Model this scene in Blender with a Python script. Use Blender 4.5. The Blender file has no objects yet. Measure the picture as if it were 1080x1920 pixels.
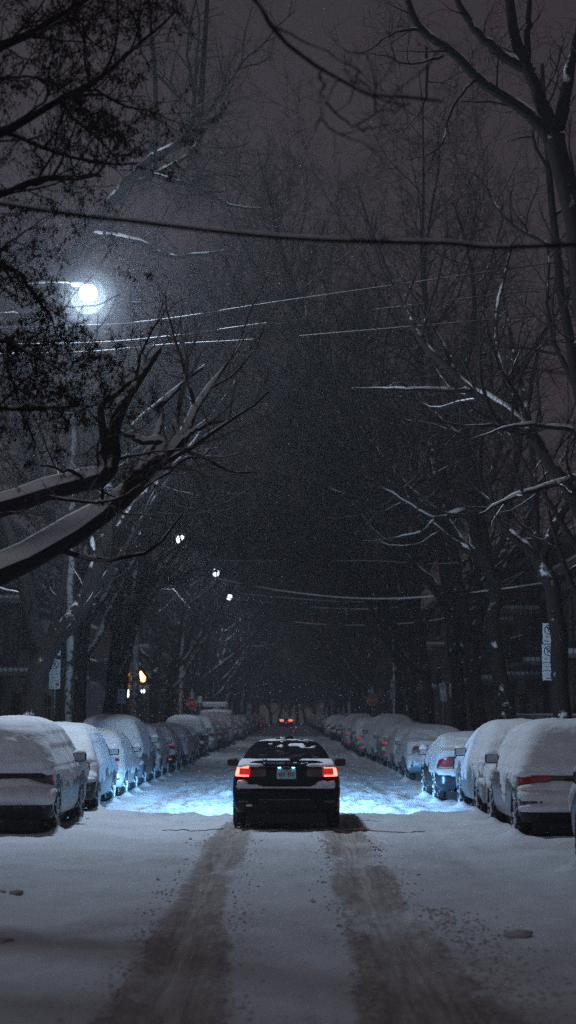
import bpy, math, numpy as np
from math import radians as RAD, pi
from mathutils import Vector, Matrix
scene = bpy.context.scene
COL = scene.collection
# ------------------------------------------------------------------ camera
F = 3200.0; CAMH = 1.9; HZ = 1337.0
TILT = math.atan((HZ-960)/F)
cd = bpy.data.cameras.new("camera"); cam = bpy.data.objects.new("camera", cd); COL.objects.link(cam)
cam.location = (0,0,CAMH); cam.rotation_euler = (pi/2+TILT, 0, 0)
cd.sensor_fit = 'VERTICAL'; cd.sensor_height = 36; cd.sensor_width = 20.25
cd.lens = F/1920*36; cd.shift_x = 3/1920; cd.clip_end = 3000; cd.clip_start = .1
cd.dof.use_dof = True; cd.dof.focus_distance = 30; cd.dof.aperture_fstop = 1.6
scene.camera = cam
def P(px, py, d):
    a=(px-537)/F; b=(960-py)/F
    r=(a, math.cos(TILT)-b*math.sin(TILT), math.sin(TILT)+b*math.cos(TILT))
    k=d/r[1]
    return (a*k, d, CAMH+r[2]*k)
# ------------------------------------------------------------------ numpy noise
_rs = np.random.default_rng(7)
_tab = _rs.random((256,256))
def vn(x, y, o=0):
    x=np.asarray(x,float)+o*17.3; y=np.asarray(y,float)+o*9.1
    xi=np.floor(x).astype(int); yi=np.floor(y).astype(int); fx=x-xi; fy=y-yi
    fx=fx*fx*(3-2*fx); fy=fy*fy*(3-2*fy)
    a=_tab[xi&255,yi&255]; b=_tab[(xi+1)&255,yi&255]; c=_tab[xi&255,(yi+1)&255]; d=_tab[(xi+1)&255,(yi+1)&255]
    return (a*(1-fx)+b*fx)*(1-fy)+(c*(1-fx)+d*fx)*fy*1.0
def fbm(x,y,oct=4,o=0):
    s=0;a=.5;t=0
    for i in range(oct):
        s=s+a*(vn(x*2**i,y*2**i,o+i*3)-.5); t+=a; a*=.5
    return s/t*2
def sst(a,b,x):
    t=np.clip((np.asarray(x,float)-a)/(b-a),0,1); return t*t*(3-2*t)
# ------------------------------------------------------------------ materials
def mat(name, col, rough=.8, noise=None, metal=0., spec=.3, bump=0, bscale=20, emit=None, es=0., coat=0):
    m=bpy.data.materials.new(name); m.use_nodes=True; nt=m.node_tree; b=nt.nodes['Principled BSDF']
    b.inputs['Base Color'].default_value=(*col,1); b.inputs['Roughness'].default_value=rough
    b.inputs['Metallic'].default_value=metal; b.inputs['Specular IOR Level'].default_value=spec
    if coat: b.inputs['Coat Weight'].default_value=coat; b.inputs['Coat Roughness'].default_value=.08
    if emit: b.inputs['Emission Color'].default_value=(*emit,1); b.inputs['Emission Strength'].default_value=es
    tc=nt.nodes.new('ShaderNodeTexCoord')
    if noise:
        c2,sc=noise
        n=nt.nodes.new('ShaderNodeTexNoise'); n.inputs['Scale'].default_value=sc; n.inputs['Detail'].default_value=6
        r=nt.nodes.new('ShaderNodeValToRGB'); r.color_ramp.elements[0].position=.38; r.color_ramp.elements[1].position=.62
        r.color_ramp.elements[0].color=(*col,1); r.color_ramp.elements[1].color=(*c2,1)
        nt.links.new(tc.outputs['Object'],n.inputs['Vector']); nt.links.new(n.outputs['Fac'],r.inputs[0]); nt.links.new(r.outputs[0],b.inputs['Base Color'])
    if bump:
        n=nt.nodes.new('ShaderNodeTexNoise'); n.inputs['Scale'].default_value=bscale; n.inputs['Detail'].default_value=5
        bp=nt.nodes.new('ShaderNodeBump'); bp.inputs['Strength'].default_value=bump; bp.inputs['Distance'].default_value=.02
        nt.links.new(tc.outputs['Object'],n.inputs['Vector']); nt.links.new(n.outputs['Fac'],bp.inputs['Height']); nt.links.new(bp.outputs[0],b.inputs['Normal'])
    return m
def frosted(name, col, snowcol=(.62,.64,.68), amt=.5, scale=9, rough=.35, spec=.5, dirv=(0,-.5,.9), soft=.12, metal=0., coat=.4, k=.35, bump=.3):
    """material partly plastered with snow: patches by noise, more where the surface faces dirv (wind and up)"""
    m=bpy.data.materials.new(name); m.use_nodes=True; nt=m.node_tree; N=nt.nodes; Lk=nt.links; b=N['Principled BSDF']
    tc=N.new('ShaderNodeTexCoord'); n=N.new('ShaderNodeTexNoise'); n.inputs['Scale'].default_value=scale; n.inputs['Detail'].default_value=7; n.inputs['Roughness'].default_value=.65
    Lk.new(tc.outputs['Object'],n.inputs['Vector'])
    g=N.new('ShaderNodeNewGeometry'); dp=N.new('ShaderNodeVectorMath'); dp.operation='DOT_PRODUCT'
    v=Vector(dirv).normalized(); dp.inputs[1].default_value=v; Lk.new(g.outputs['Normal'],dp.inputs[0])
    ma=N.new('ShaderNodeMath'); ma.operation='MULTIPLY_ADD'; ma.inputs[1].default_value=k; Lk.new(dp.outputs['Value'],ma.inputs[0]); Lk.new(n.outputs['Fac'],ma.inputs[2])
    mr=N.new('ShaderNodeMapRange'); th=1-amt; mr.inputs['From Min'].default_value=th-soft; mr.inputs['From Max'].default_value=th+soft; mr.interpolation_type='SMOOTHSTEP'
    Lk.new(ma.outputs[0],mr.inputs['Value'])
    mx=N.new('ShaderNodeMix'); mx.data_type='RGBA'; mx.inputs['A'].default_value=(*col,1); mx.inputs['B'].default_value=(*snowcol,1)
    Lk.new(mr.outputs[0],mx.inputs['Factor']); Lk.new(mx.outputs['Result'],b.inputs['Base Color'])
    rr=N.new('ShaderNodeMapRange'); rr.inputs['To Min'].default_value=rough; rr.inputs['To Max'].default_value=.9; Lk.new(mr.outputs[0],rr.inputs['Value']); Lk.new(rr.outputs[0],b.inputs['Roughness'])
    b.inputs['Specular IOR Level'].default_value=spec; b.inputs['Metallic'].default_value=metal
    if bump:
        n2=N.new('ShaderNodeTexNoise'); n2.inputs['Scale'].default_value=scale*4; n2.inputs['Detail'].default_value=4; Lk.new(tc.outputs['Object'],n2.inputs['Vector'])
        ad=N.new('ShaderNodeMath'); ad.operation='MULTIPLY_ADD'; ad.inputs[1].default_value=.6; Lk.new(n2.outputs['Fac'],ad.inputs[0]); Lk.new(mr.outputs[0],ad.inputs[2])
        bp=N.new('ShaderNodeBump'); bp.inputs['Strength'].default_value=bump; bp.inputs['Distance'].default_value=.02; Lk.new(ad.outputs[0],bp.inputs['Height']); Lk.new(bp.outputs[0],b.inputs['Normal'])
    return m
M={}
M['snow']=mat('snow',(.76,.80,.86),.9,noise=((.69,.73,.79),3.),spec=.15,bump=.6,bscale=38)
M['tree_snow']=mat('tree_snow',(.78,.80,.84),.9,spec=.1,bump=.7,bscale=25)
M['bark']=frosted('bark',(.024,.019,.017),amt=.17,scale=3.2,rough=.95,spec=.1,dirv=(-.25,-.8,.55),soft=.05,k=.26,bump=.8)
M['limb']=frosted('limb',(.020,.016,.015),amt=.30,scale=2.2,rough=.95,spec=.1,dirv=(0,0,1),soft=.05,k=.34,bump=.6)
M['twig']=mat('twig',(.040,.032,.028),.95,spec=.03)
M['twig_pale']=mat('pale_twig',(.15,.13,.11),.9,spec=.1)  # lighter copy of twig; the lamp's light is put into the colour
M['leaf']=mat('dead_leaf',(.040,.026,.018),.9,spec=.05)
M['rubber']=frosted('rubber',(.012,.012,.013),amt=.42,scale=14,rough=.8,spec=.2,soft=.05,k=.1)
M['black_plastic']=frosted('black_plastic',(.012,.012,.013),snowcol=(.45,.46,.5),amt=.27,scale=6,rough=.6,spec=.25,soft=.10,k=.12)
M['rim']=frosted('rim',(.16,.16,.17),amt=.5,scale=9,rough=.4,metal=.6,soft=.06,k=.1)
M['glass']=frosted('car_glass',(.008,.009,.011),snowcol=(.4,.42,.46),amt=.34,scale=3.5,rough=.08,spec=.6,soft=.12,k=.15,bump=.1)
M['mirror']=frosted('mirror_glass',(.10,.11,.12),snowcol=(.35,.36,.38),amt=.45,scale=12,rough=.2,spec=.6,soft=.1,bump=0)
M['red_lens']=mat('red_lens',(.30,.010,.012),.15,spec=.7,coat=.6)
M['dark_lens']=mat('dark_red_lens',(.05,.006,.008),.15,spec=.7,coat=.6)
M['clear_lens']=mat('clear_lens',(.45,.42,.42),.15,spec=.7,coat=.5)
M['lit_reflector']=mat('red_reflector',(.75,.03,.025),.2,spec=.7,emit=(1,.05,.03),es=.35)  # emission stands in for headlight light thrown back by unlit red lenses
M['chrome']=mat('chrome',(.35,.36,.38),.25,metal=.9)
M['metal']=frosted('galvanised_metal',(.16,.165,.17),amt=.22,scale=8,rough=.5,metal=.3)
M['tail_lit']=mat('lit_tail_lamp',(.4,.02,.02),.3,emit=(1,.085,.055),es=9)
M['tail_rim']=mat('lit_tail_lamp_edge',(.4,.02,.02),.3,emit=(1,.02,.015),es=.45)
M['plate_lamp']=mat('plate_lamp',(.5,.7,.8),.3,emit=(.25,.8,1),es=7)
M['plate']=mat('licence_plate',(.42,.55,.56),.4,noise=((.33,.45,.47),14.))
M['plate_ink']=mat('plate_ink',(.13,.17,.2),.5)
M['lamp']=mat('street_lamp_glow',(1,1,1),.3,emit=(.80,.93,1),es=9)
M['warm']=mat('lantern_glow',(1,.6,.3),.3,emit=(1,.42,.13),es=7)
M['coolwin']=mat('door_lamp_glow',(.8,.9,1),.3,emit=(.62,.85,1),es=5)
M['wood_pole']=frosted('wood_pole',(.075,.062,.055),amt=.22,scale=4,rough=.9,spec=.1,dirv=(-.3,-.9,.2),soft=.07)
M['sign_white']=mat('sign_white',(.62,.72,.80),.45,noise=((.54,.64,.72),9.))
M['sign_ink']=mat('sign_black',(.015,.017,.02),.5)
M['sign_red']=mat('sign_red',(.50,.03,.03),.45)
M['sign_bluegreen']=mat('sign_teal',(.25,.55,.60),.45)
M['cable']=mat('cable',(.02,.018,.018),.7,spec=.1)
M['hose']=mat('rubber_hose',(.02,.02,.02),.6)
M['concrete']=mat('concrete',(.22,.22,.22),.9,noise=((.17,.17,.17),4.),bump=.3)
M['iron']=mat('painted_iron',(.02,.02,.022),.6)
M['flake']=mat('snowflake',(.9,.93,.97),.7,emit=None)
def brick(name,c1,c2,mortar):
    m=bpy.data.materials.new(name); m.use_nodes=True; nt=m.node_tree; b=nt.nodes['Principled BSDF']; b.inputs['Roughness'].default_value=.9
    tc=nt.nodes.new('ShaderNodeTexCoord'); mp=nt.nodes.new('ShaderNodeMapping'); mp.inputs['Rotation'].default_value=(pi/2,0,pi/2)
    br=nt.nodes.new('ShaderNodeTexBrick'); br.inputs['Scale'].default_value=4.5
    br.inputs['Color1'].default_value=(*c1,1); br.inputs['Color2'].default_value=(*c2,1); br.inputs['Mortar'].default_value=(*mortar,1)
    nt.links.new(tc.outputs['Object'],mp.inputs['Vector']); nt.links.new(mp.outputs[0],br.inputs['Vector']); nt.links.new(br.outputs['Color'],b.inputs['Base Color'])
    return m
M['brick_a']=brick('red_brick',(.10,.055,.045),(.075,.045,.04),(.09,.08,.075))
M['brick_b']=brick('brown_brick',(.075,.06,.05),(.055,.045,.04),(.08,.075,.07))
M['brick_c']=brick('grey_brick',(.11,.11,.11),(.085,.085,.09),(.10,.10,.10))
M['render_wall']=mat('pale_render',(.30,.27,.30),.9,noise=((.24,.22,.25),1.5))
M['window']=mat('dark_window',(.012,.014,.018),.12,spec=.6)
M['frame']=mat('window_frame',(.16,.16,.16),.6)
M['door']=mat('door_paint',(.05,.04,.035),.6)
# ------------------------------------------------------------------ object helpers
def mesh(name, V, Fc, m, parent=None, smooth=True, fm=None, origin=None):
    me=bpy.data.meshes.new(name)
    V=np.asarray(V,dtype=np.float32).reshape(-1,3)
    if origin is not None: V=V-np.asarray(origin,np.float32)
    if isinstance(Fc,np.ndarray):
        n,k=Fc.shape; me.vertices.add(len(V)); me.vertices.foreach_set('co',V.ravel())
        me.loops.add(n*k); me.loops.foreach_set('vertex_index',Fc.astype(np.int32).ravel())
        me.polygons.add(n); me.polygons.foreach_set('loop_start',np.arange(0,n*k,k,dtype=np.int32))
        try: me.polygons.foreach_set('loop_total',np.full(n,k,dtype=np.int32))
        except Exception: pass
        me.update(calc_edges=True); me.validate()
    else:
        me.from_pydata([tuple(map(float,v)) for v in V],[],Fc)
    ms=m if isinstance(m,(list,tuple)) else [m]
    for q in ms: me.materials.append(q)
    if fm is not None: me.polygons.foreach_set('material_index',np.asarray(fm,dtype=np.int32))
    if smooth: me.polygons.foreach_set('use_smooth',np.ones(len(me.polygons),dtype=bool))
    me.update()
    o=bpy.data.objects.new(name,me); COL.objects.link(o)
    if parent is not None: o.parent=parent
    if origin is not None and parent is None: o.location=origin
    return o
def tag(o,label,cat,group=None,kind=None):
    if label: o['label']=label
    if cat: o['category']=cat
    if group: o['group']=group
    if kind: o['kind']=kind
    return o
def empty(name,loc,rz=0,label=None,cat=None,group=None):
    o=bpy.data.objects.new(name,None); COL.objects.link(o); o.location=loc; o.rotation_euler=(0,0,rz); o.empty_display_size=.1
    return tag(o,label,cat,group)
KIDS={}
def children(o): return [c for c in bpy.data.objects if c.parent==o]
def copy_tree(o, parent=None, kids=None):
    c=o.copy(); COL.objects.link(c); c.parent=parent
    for ch in kids[o.name] if o.name in kids else []: copy_tree(ch,c,kids)
    return c
def kidmap():
    k={}
    for o in bpy.data.objects:
        if o.parent: k.setdefault(o.parent.name,[]).append(o)
    return k
class MB:
    def __init__(s): s.v=[]; s.f=[]; s.m=[]
    def add(s,V,Fc,mi=0):
        b=len(s.v); s.v+= [tuple(x) for x in V]; s.f+=[tuple(i+b for i in f) for f in Fc]; s.m+=[mi]*len(Fc); return s
    def box(s,c,d,mi=0,rz=0,bev=0):
        x,y,z=[q/2 for q in d]; cr,sr=math.cos(rz),math.sin(rz); V=[]
        if bev:
            bx=by=bev
            for zz,ins in ((-z,bev),(-z+bev,0),(z-bev,0),(z,bev)):
                for (sx,sy,o) in ((1,-1,0),(1,-1,1),(1,1,1),(1,1,0),(-1,1,0),(-1,1,1),(-1,-1,1),(-1,-1,0)):
                    px=sx*(x-ins-(bev if o==0 else 0)); py=sy*(y-ins-(bev if o==1 else 0))
                    V.append((c[0]+px*cr-py*sr,c[1]+px*sr+py*cr,c[2]+zz))
            Fc=[tuple(range(7,-1,-1)),tuple(range(24,32))]
            for r in range(3):
                for i in range(8): Fc.append((r*8+i,r*8+(i+1)%8,r*8+8+(i+1)%8,r*8+8+i))
            return s.add(V,Fc,mi)
        for sz in (-1,1):
            for sx,sy in ((-1,-1),(1,-1),(1,1),(-1,1)):
                px,py=sx*x,sy*y; V.append((c[0]+px*cr-py*sr,c[1]+px*sr+py*cr,c[2]+sz*z))
        return s.add(V,[(3,2,1,0),(4,5,6,7),(0,1,5,4),(1,2,6,5),(2,3,7,6),(3,0,4,7)],mi)
    def tube(s,pts,rad,n=8,mi=0,cap=True):
        pts=np.asarray(pts,float); rad=np.broadcast_to(np.asarray(rad,float),(len(pts),))
        V,Fq=tubes(pts[None],rad[None],n); s.add(V,[tuple(q) for q in Fq],mi)
        if cap:
            b=len(s.v)-len(V); s.f+=[tuple(b+i for i in range(n))[::-1],tuple(b+len(V)-n+i for i in range(n))]; s.m+=[mi,mi]
        return s
    def cyl(s,c,r,h,n=16,axis='z',mi=0):
        d={'x':(1,0,0),'y':(0,1,0),'z':(0,0,1)}[axis]; c=np.asarray(c,float); d=np.asarray(d)*h/2
        return s.tube([c-d,c+d],r,n,mi)
    def ico(s,c,r,rng,mi=0):
        t=(1+5**.5)/2; V=[(-1,t,0),(1,t,0),(-1,-t,0),(1,-t,0),(0,-1,t),(0,1,t),(0,-1,-t),(0,1,-t),(t,0,-1),(t,0,1),(-t,0,-1),(-t,0,1)]
        Fc=[(0,11,5),(0,5,1),(0,1,7),(0,7,10),(0,10,11),(1,5,9),(5,11,4),(11,10,2),(10,7,6),(7,1,8),(3,9,4),(3,4,2),(3,2,6),(3,6,8),(3,8,9),(4,9,5),(2,4,11),(6,2,10),(8,6,7),(9,8,1)]
        return s.add([(c[0]+v[0]*r[0]*rng.uniform(.4,.65),c[1]+v[1]*r[1]*rng.uniform(.4,.65),c[2]+v[2]*r[2]*rng.uniform(.4,.65)) for v in V],Fc,mi)
    def build(s,name,m,parent=None,smooth=False,origin=None):
        return mesh(name,s.v,s.f,m,parent,smooth,s.m if isinstance(m,(list,tuple)) else None,origin)
# ------------------------------------------------------------------ tubes and trees
def nrm(a): return a/np.maximum(np.linalg.norm(a,axis=-1,keepdims=True),1e-9)
def tubes(Pt,R,sides):
    B,N,_=Pt.shape
    T=np.empty_like(Pt); T[:,1:-1]=Pt[:,2:]-Pt[:,:-2]; T[:,0]=Pt[:,1]-Pt[:,0]; T[:,-1]=Pt[:,-1]-Pt[:,-2]; T=nrm(T)
    mean=nrm(Pt[:,-1]-Pt[:,0]); ref=np.where(np.abs(mean[:,2:3])>.8,np.array([[1.,0,0]]),np.array([[0,0,1.]]))
    ref=np.repeat(ref[:,None],N,1); n1=nrm(np.cross(T,ref)); n2=np.cross(n1,T)
    a=np.arange(sides)*2*pi/sides
    V=Pt[:,:,None]+R[:,:,None,None]*(np.cos(a)[None,None,:,None]*n1[:,:,None]+np.sin(a)[None,None,:,None]*n2[:,:,None])
    i=np.arange(N-1)[:,None]*sides; j=np.arange(sides)[None]; j2=(j+1)%sides
    q=np.stack([i+j,i+j2,i+sides+j2,i+sides+j],-1).reshape(-1,4)
    Fq=(q[None]+(np.arange(B)*N*sides)[:,None,None]).reshape(-1,4)
    return V.reshape(-1,3),Fq
def resample(poly,n,rng=None,wob=0):
    p=np.asarray(poly,float); k=len(p); t=np.linspace(0,k-1,n); out=np.empty((n,p.shape[1]))
    for q,tt in enumerate(t):
        i=min(int(tt),k-2); f=tt-i; p0=p[max(i-1,0)];p1=p[i];p2=p[i+1];p3=p[min(i+2,k-1)]
        out[q]=.5*((2*p1)+(-p0+p2)*f+(2*p0-5*p1+4*p2-p3)*f*f+(-p0+3*p1-3*p2+p3)*f**3)
    if rng is not None and wob: out[1:-1,:3]+=rng.normal(0,wob,(n-2,3))
    return out
def grow(rng,Pt,R,n,t0,t1,lr,ang,trop,M_,rr=.55,wob=.16,minr=.004,lmin=0,lmax=99,kr=.02,bias=None):
    B,N,_=Pt.shape
    L=np.linalg.norm(np.diff(Pt,axis=1),axis=2).sum(1)
    if isinstance(n,float):
        cnt=np.maximum(1,np.floor(L*n+rng.random(B))).astype(int)
    else: cnt=np.full(B,n)
    b=np.repeat(np.arange(B),cnt); off=np.arange(len(b))-np.repeat(np.cumsum(cnt)-cnt,cnt)
    t=t0+(t1-t0)*(off+rng.random(len(b)))/cnt[b]; t=np.clip(t,0,.995)
    x=t*(N-1); i=x.astype(int); f=(x-i)[...,None]
    pos=Pt[b,i]*(1-f)+Pt[b,i+1]*f; d=nrm(Pt[b,i+1]-Pt[b,i]); r0=R[b,i]*(1-f[...,0])+R[b,i+1]*f[...,0]
    K=len(b); tt=t
    ref=rng.normal(size=(K,3)); n1=nrm(np.cross(d,ref))
    a=RAD(ang)*rng.uniform(.65,1.35,K)[:,None]
    d=nrm(np.cos(a)*d+np.sin(a)*n1)
    if bias is not None: d=nrm(d+np.asarray(bias))
    ln=np.clip(L[b]*lr*(1.2-.65*tt)*rng.uniform(.6,1.35,K),lmin,lmax)
    out=np.empty((K,M_,3)); out[:,0]=pos; st=(ln/(M_-1))[:,None]
    for k in range(1,M_):
        d=nrm(d+rng.normal(0,wob,(K,3))+np.array([0,0,trop])); out[:,k]=out[:,k-1]+d*st
    rs=np.maximum(np.minimum(r0*rr,ln*kr+.002),minr)
    Rr=rs[:,None]*np.linspace(1,.10 if M_>12 else .3,M_)[None]; Rr=np.maximum(Rr,minr*.6)
    return out,Rr
def snowcap(Pt,R,rng,full=1.0,minr=.02,gap=.0):
    T=np.gradient(Pt,axis=1); T=nrm(T); h=np.sqrt(np.clip(1-T[...,2]**2,0,1)); h=sst(.35,.9,h)
    nz=1+.45*np.interp(np.arange(R.shape[1]),np.arange(R.shape[1]),np.zeros(R.shape[1]))+rng.uniform(-.25,.25,R.shape)
    if gap: h=h*(rng.random(R.shape)>gap)
    C=Pt.copy(); C[...,2]+=R*(.80*h-.08); r=R*(.10+.85*h)*nz*full+ .008*h
    r=r*sst(.012,.040,R); r[:,0]*=.3; r[:,-1]*=.1
    return C,r
def build_tree(name,label,group,base,trunk,limbs=(),nauto=5,seed=1,lvl=(1.1,2.4,4.,5.),limb_len=8,limb_ang=32,spread=.0,bias=None,leaves=0,twigm='twig',snow=1.,limb_t=(.55,1.),trop=.10,minr=.0045,sub=(.42,.45,.42,.45),snow_min=.03,clear=None):
    rng=np.random.default_rng(seed); base=np.asarray(base,float)
    thick=[];thin=[];snowp=[]
    tr=resample(trunk,14,rng,.02); tp=tr[None,:,:3]-base; trr=tr[None,:,3]
    trr=trr*(1+rng.uniform(-.07,.07,trr.shape)); trr[0,0]*=1.35
    thick.append((tp,trr,12))
    Ls=[]; Rs=[]
    for lb in limbs:
        q=resample(lb,16,rng,.012); Ls.append(q[:,:3]-base); Rs.append(q[:,3]*(1+rng.uniform(-.06,.06,16)))
    LP=np.array(Ls).reshape(-1,16,3); LR=np.array(Rs).reshape(-1,16)
    if nauto:
        a,b=grow(rng,tp,trr,nauto,limb_t[0],limb_t[1],1,limb_ang,trop,16,rr=.62,wob=.09,lmin=limb_len*.75,lmax=limb_len*1.2,kr=.02,bias=bias)
        LP=np.concatenate([LP,a]); LR=np.concatenate([LR,b])
    thick.append((LP,LR,8))
    p2,r2=grow(rng,LP,LR,float(lvl[0]),.18,.99,sub[0],50,trop*.6,9,rr=.6,wob=.17,minr=.008,lmin=.7,lmax=4.2)
    thick.append((p2,r2,5))
    p3,r3=grow(rng,p2,r2,float(lvl[1]),.15,.99,sub[1],52,trop*.6,7,rr=.6,wob=.2,minr=.006,lmin=.5,lmax=2.2)
    thin.append((p3,r3,4))
    p4,r4=grow(rng,p3,r3,float(lvl[2]),.15,1,sub[2],52,.05,5,rr=.65,wob=.24,minr=minr,lmin=.3,lmax=1.1,kr=.01)
    thin.append((p4,r4,3))
    if lvl[3]:
        p5,r5=grow(rng,p4,r4,float(lvl[3]),.2,1,sub[3],48,.08,3,rr=.7,wob=.25,minr=minr*.8,lmin=.14,lmax=.45,kr=.008)
        thin.append((p5,r5,3))
    if clear:
        def keep(p):
            w_=p[:,0]+base; px=537+F*w_[:,0]/w_[:,1]; py=HZ-F*(w_[:,2]-CAMH)/w_[:,1]; return np.hypot(px-clear[0],py-clear[1])>clear[2]
        thin=[(p[keep(p)],r[keep(p)],q_) for p,r,q_ in thin]; p4=p4[keep(p4)]
    def cat(lst):
        V=[];Fq=[];n=0
        for p,r,s in lst:
            v,f=tubes(p,r,s); V.append(v); Fq.append(f+n); n+=len(v)
        return np.concatenate(V),np.concatenate(Fq)
    root=empty(name,tuple(base),0,label,'tree',group)
    v,f=cat(thick[:1]); mesh('trunk',v,f,M['bark'],root)
    v,f=cat(thick[1:]); fm=None; mesh('limbs',v,f,M['limb'],root)
    v,f=cat(thin)
    if leaves:
        k=rng.integers(0,len(p4),leaves); pp=p4[k,rng.integers(1,p4.shape[1],leaves)]+rng.normal(0,.022,(leaves,3)); s=rng.uniform(.007,.019,(leaves,1))
        a1=nrm(rng.normal(size=(leaves,3))*np.array([1,1,.3])); dn=nrm(np.array([[0,0,-1.]])+rng.normal(0,.4,(leaves,3)))
        v0=pp; v1=pp+dn*s*1.2+a1*s*.6; v2=pp+dn*s*2.6; v3=pp+dn*s*1.2-a1*s*.6+np.cross(a1,dn)*s*.3
        lv=np.stack([v0,v1,v2,v3],1).reshape(-1,3); lf=np.arange(len(lv)).reshape(-1,4)
        fm=np.concatenate([np.zeros(len(f),int),np.ones(len(lf),int)])
        f=np.concatenate([f,lf+len(v)]); v=np.concatenate([v,lv])
        mesh('crown',v,f,[M['twig'],M['leaf']],root,fm=fm,smooth=False)
    else: mesh('crown',v,f,M[twigm],root)
    if snow:
        c=[snowcap(LP,LR,rng,snow,gap=0 if snow>.9 else .2)+(8,)]
        sel=r2[:,0]>snow_min*.6
        if sel.any() and snow>.6: 
            cc,cr=snowcap(p2[sel],r2[sel],rng,.8*snow,gap=.45); c.append((cc,cr,5))
        c.append(snowcap(tp,trr,rng,.9)+(10,))
        v,f=cat(c); mesh('snow_cover',v,f,M['tree_snow'],root)
    return root
# ------------------------------------------------------------------ cars
class Body:
    def __init__(s,L,H,rear,front,width,rc,bow=.05,z0=.27,sm=.012):
        s.L=L;s.H=H;s.z0=z0;s.bow=bow
        zz=np.linspace(z0,H,600); k=max(int(sm/(zz[1]-zz[0])),1)
        def f(pts,kk=k):
            a=np.array(pts,float); y=np.interp(zz,a[:,0],a[:,1]); yp=np.pad(y,kk,'edge'); ker=np.hanning(2*kk+3)[1:-1]; return np.convolve(yp,ker/ker.sum(),'valid')
        s.zz=zz; s._yr=f(rear); s._yf=f(front); s._w=f(width,k*2); s._rc=f(rc)
        m=np.cumsum(np.concatenate([[0],np.abs(np.diff(zz))*1.0+.35*np.abs(np.diff(s._yr))+.2*np.abs(np.diff(s._yf))+.3*np.abs(np.diff(s._w))])); s.meas=m
    def yr(s,z): return np.interp(z,s.zz,s._yr)
    def yf(s,z): return np.interp(z,s.zz,s._yf)
    def w(s,z): return np.interp(z,s.zz,s._w)
    def rcf(s,z): return np.minimum(np.interp(z,s.zz,s._rc),np.minimum(s.w(z)*.8,(s.yf(z)-s.yr(z))*.4))
    def rearp(s,q,z):
        q=np.asarray(q,float); z=np.asarray(z,float)+0*q; w=s.w(z); rc=s.rcf(z); a=w-rc; yr=s.yr(z); A=np.abs(q); sg=np.where(q<0,-1,1)
        ya=yr+s.bow*(a/w)**2; ph=np.clip((A-a)/rc,0,pi/2)
        x=np.where(A<=a,A,a+rc*np.sin(ph)); y=np.where(A<=a,yr+s.bow*(A/w)**2,ya+rc*(1-np.cos(ph))+np.maximum(A-a-rc*pi/2,0))
        return np.stack([x*sg,y,z],-1)
    def frontp(s,q,z):
        q=np.asarray(q,float); z=np.asarray(z,float)+0*q; w=s.w(z); rc=s.rcf(z); a=w-rc; yr=s.yf(z); A=np.abs(q); sg=np.where(q<0,-1,1)
        ya=yr-2*s.bow*(a/w)**2; ph=np.clip((A-a)/rc,0,pi/2)
        x=np.where(A<=a,A,a+rc*np.sin(ph)); y=np.where(A<=a,yr-2*s.bow*(A/w)**2,ya-rc*(1-np.cos(ph))-np.maximum(A-a-rc*pi/2,0))
        return np.stack([x*sg,y,z],-1)
    def grid(s,nz=64,kr=34,kc=6,ks=28):
        mz=np.interp(np.linspace(0,s.meas[-1],nz),s.meas,s.zz); rows=[]
        for z in mz:
            w=s.w(z); rc=s.rcf(z); a=w-rc; c=rc*pi/2
            q=np.concatenate([np.linspace(-a,a,kr),a+np.linspace(0,c,kc+1)[1:]])
            R=s.rearp(q,z); Fp=s.frontp(np.concatenate([np.linspace(a+c,a,kc+1),np.linspace(a,-a,kr)[1:],-(a+np.linspace(0,c,kc+1)[1:])]),z)
            y0=R[-1,1]; y1=Fp[0,1]; t=np.linspace(0,1,ks+2)[1:-1]
            side=np.stack([np.full(ks,w),y0+(y1-y0)*t,np.full(ks,z)],-1); sl=side[::-1].copy(); sl[:,0]*=-1
            Rl=s.rearp(-(a+np.linspace(c,0,kc+1)[:-1]),z)
            rows.append(np.concatenate([R,side,Fp,sl,Rl]))
        return np.array(rows)
def gridfaces(nz,n,wrap=True):
    i=np.arange(nz-1)[:,None]*n; j=np.arange(n if wrap else n-1)[None]; j2=(j+1)%n
    return np.stack([i+j,i+j2,i+n+j2,i+n+j],-1).reshape(-1,4)
def gnormals(G,wrap=True):
    dz=np.gradient(G,axis=0); du=np.roll(G,-1,1)-np.roll(G,1,1); return nrm(np.cross(du,dz))
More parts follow.
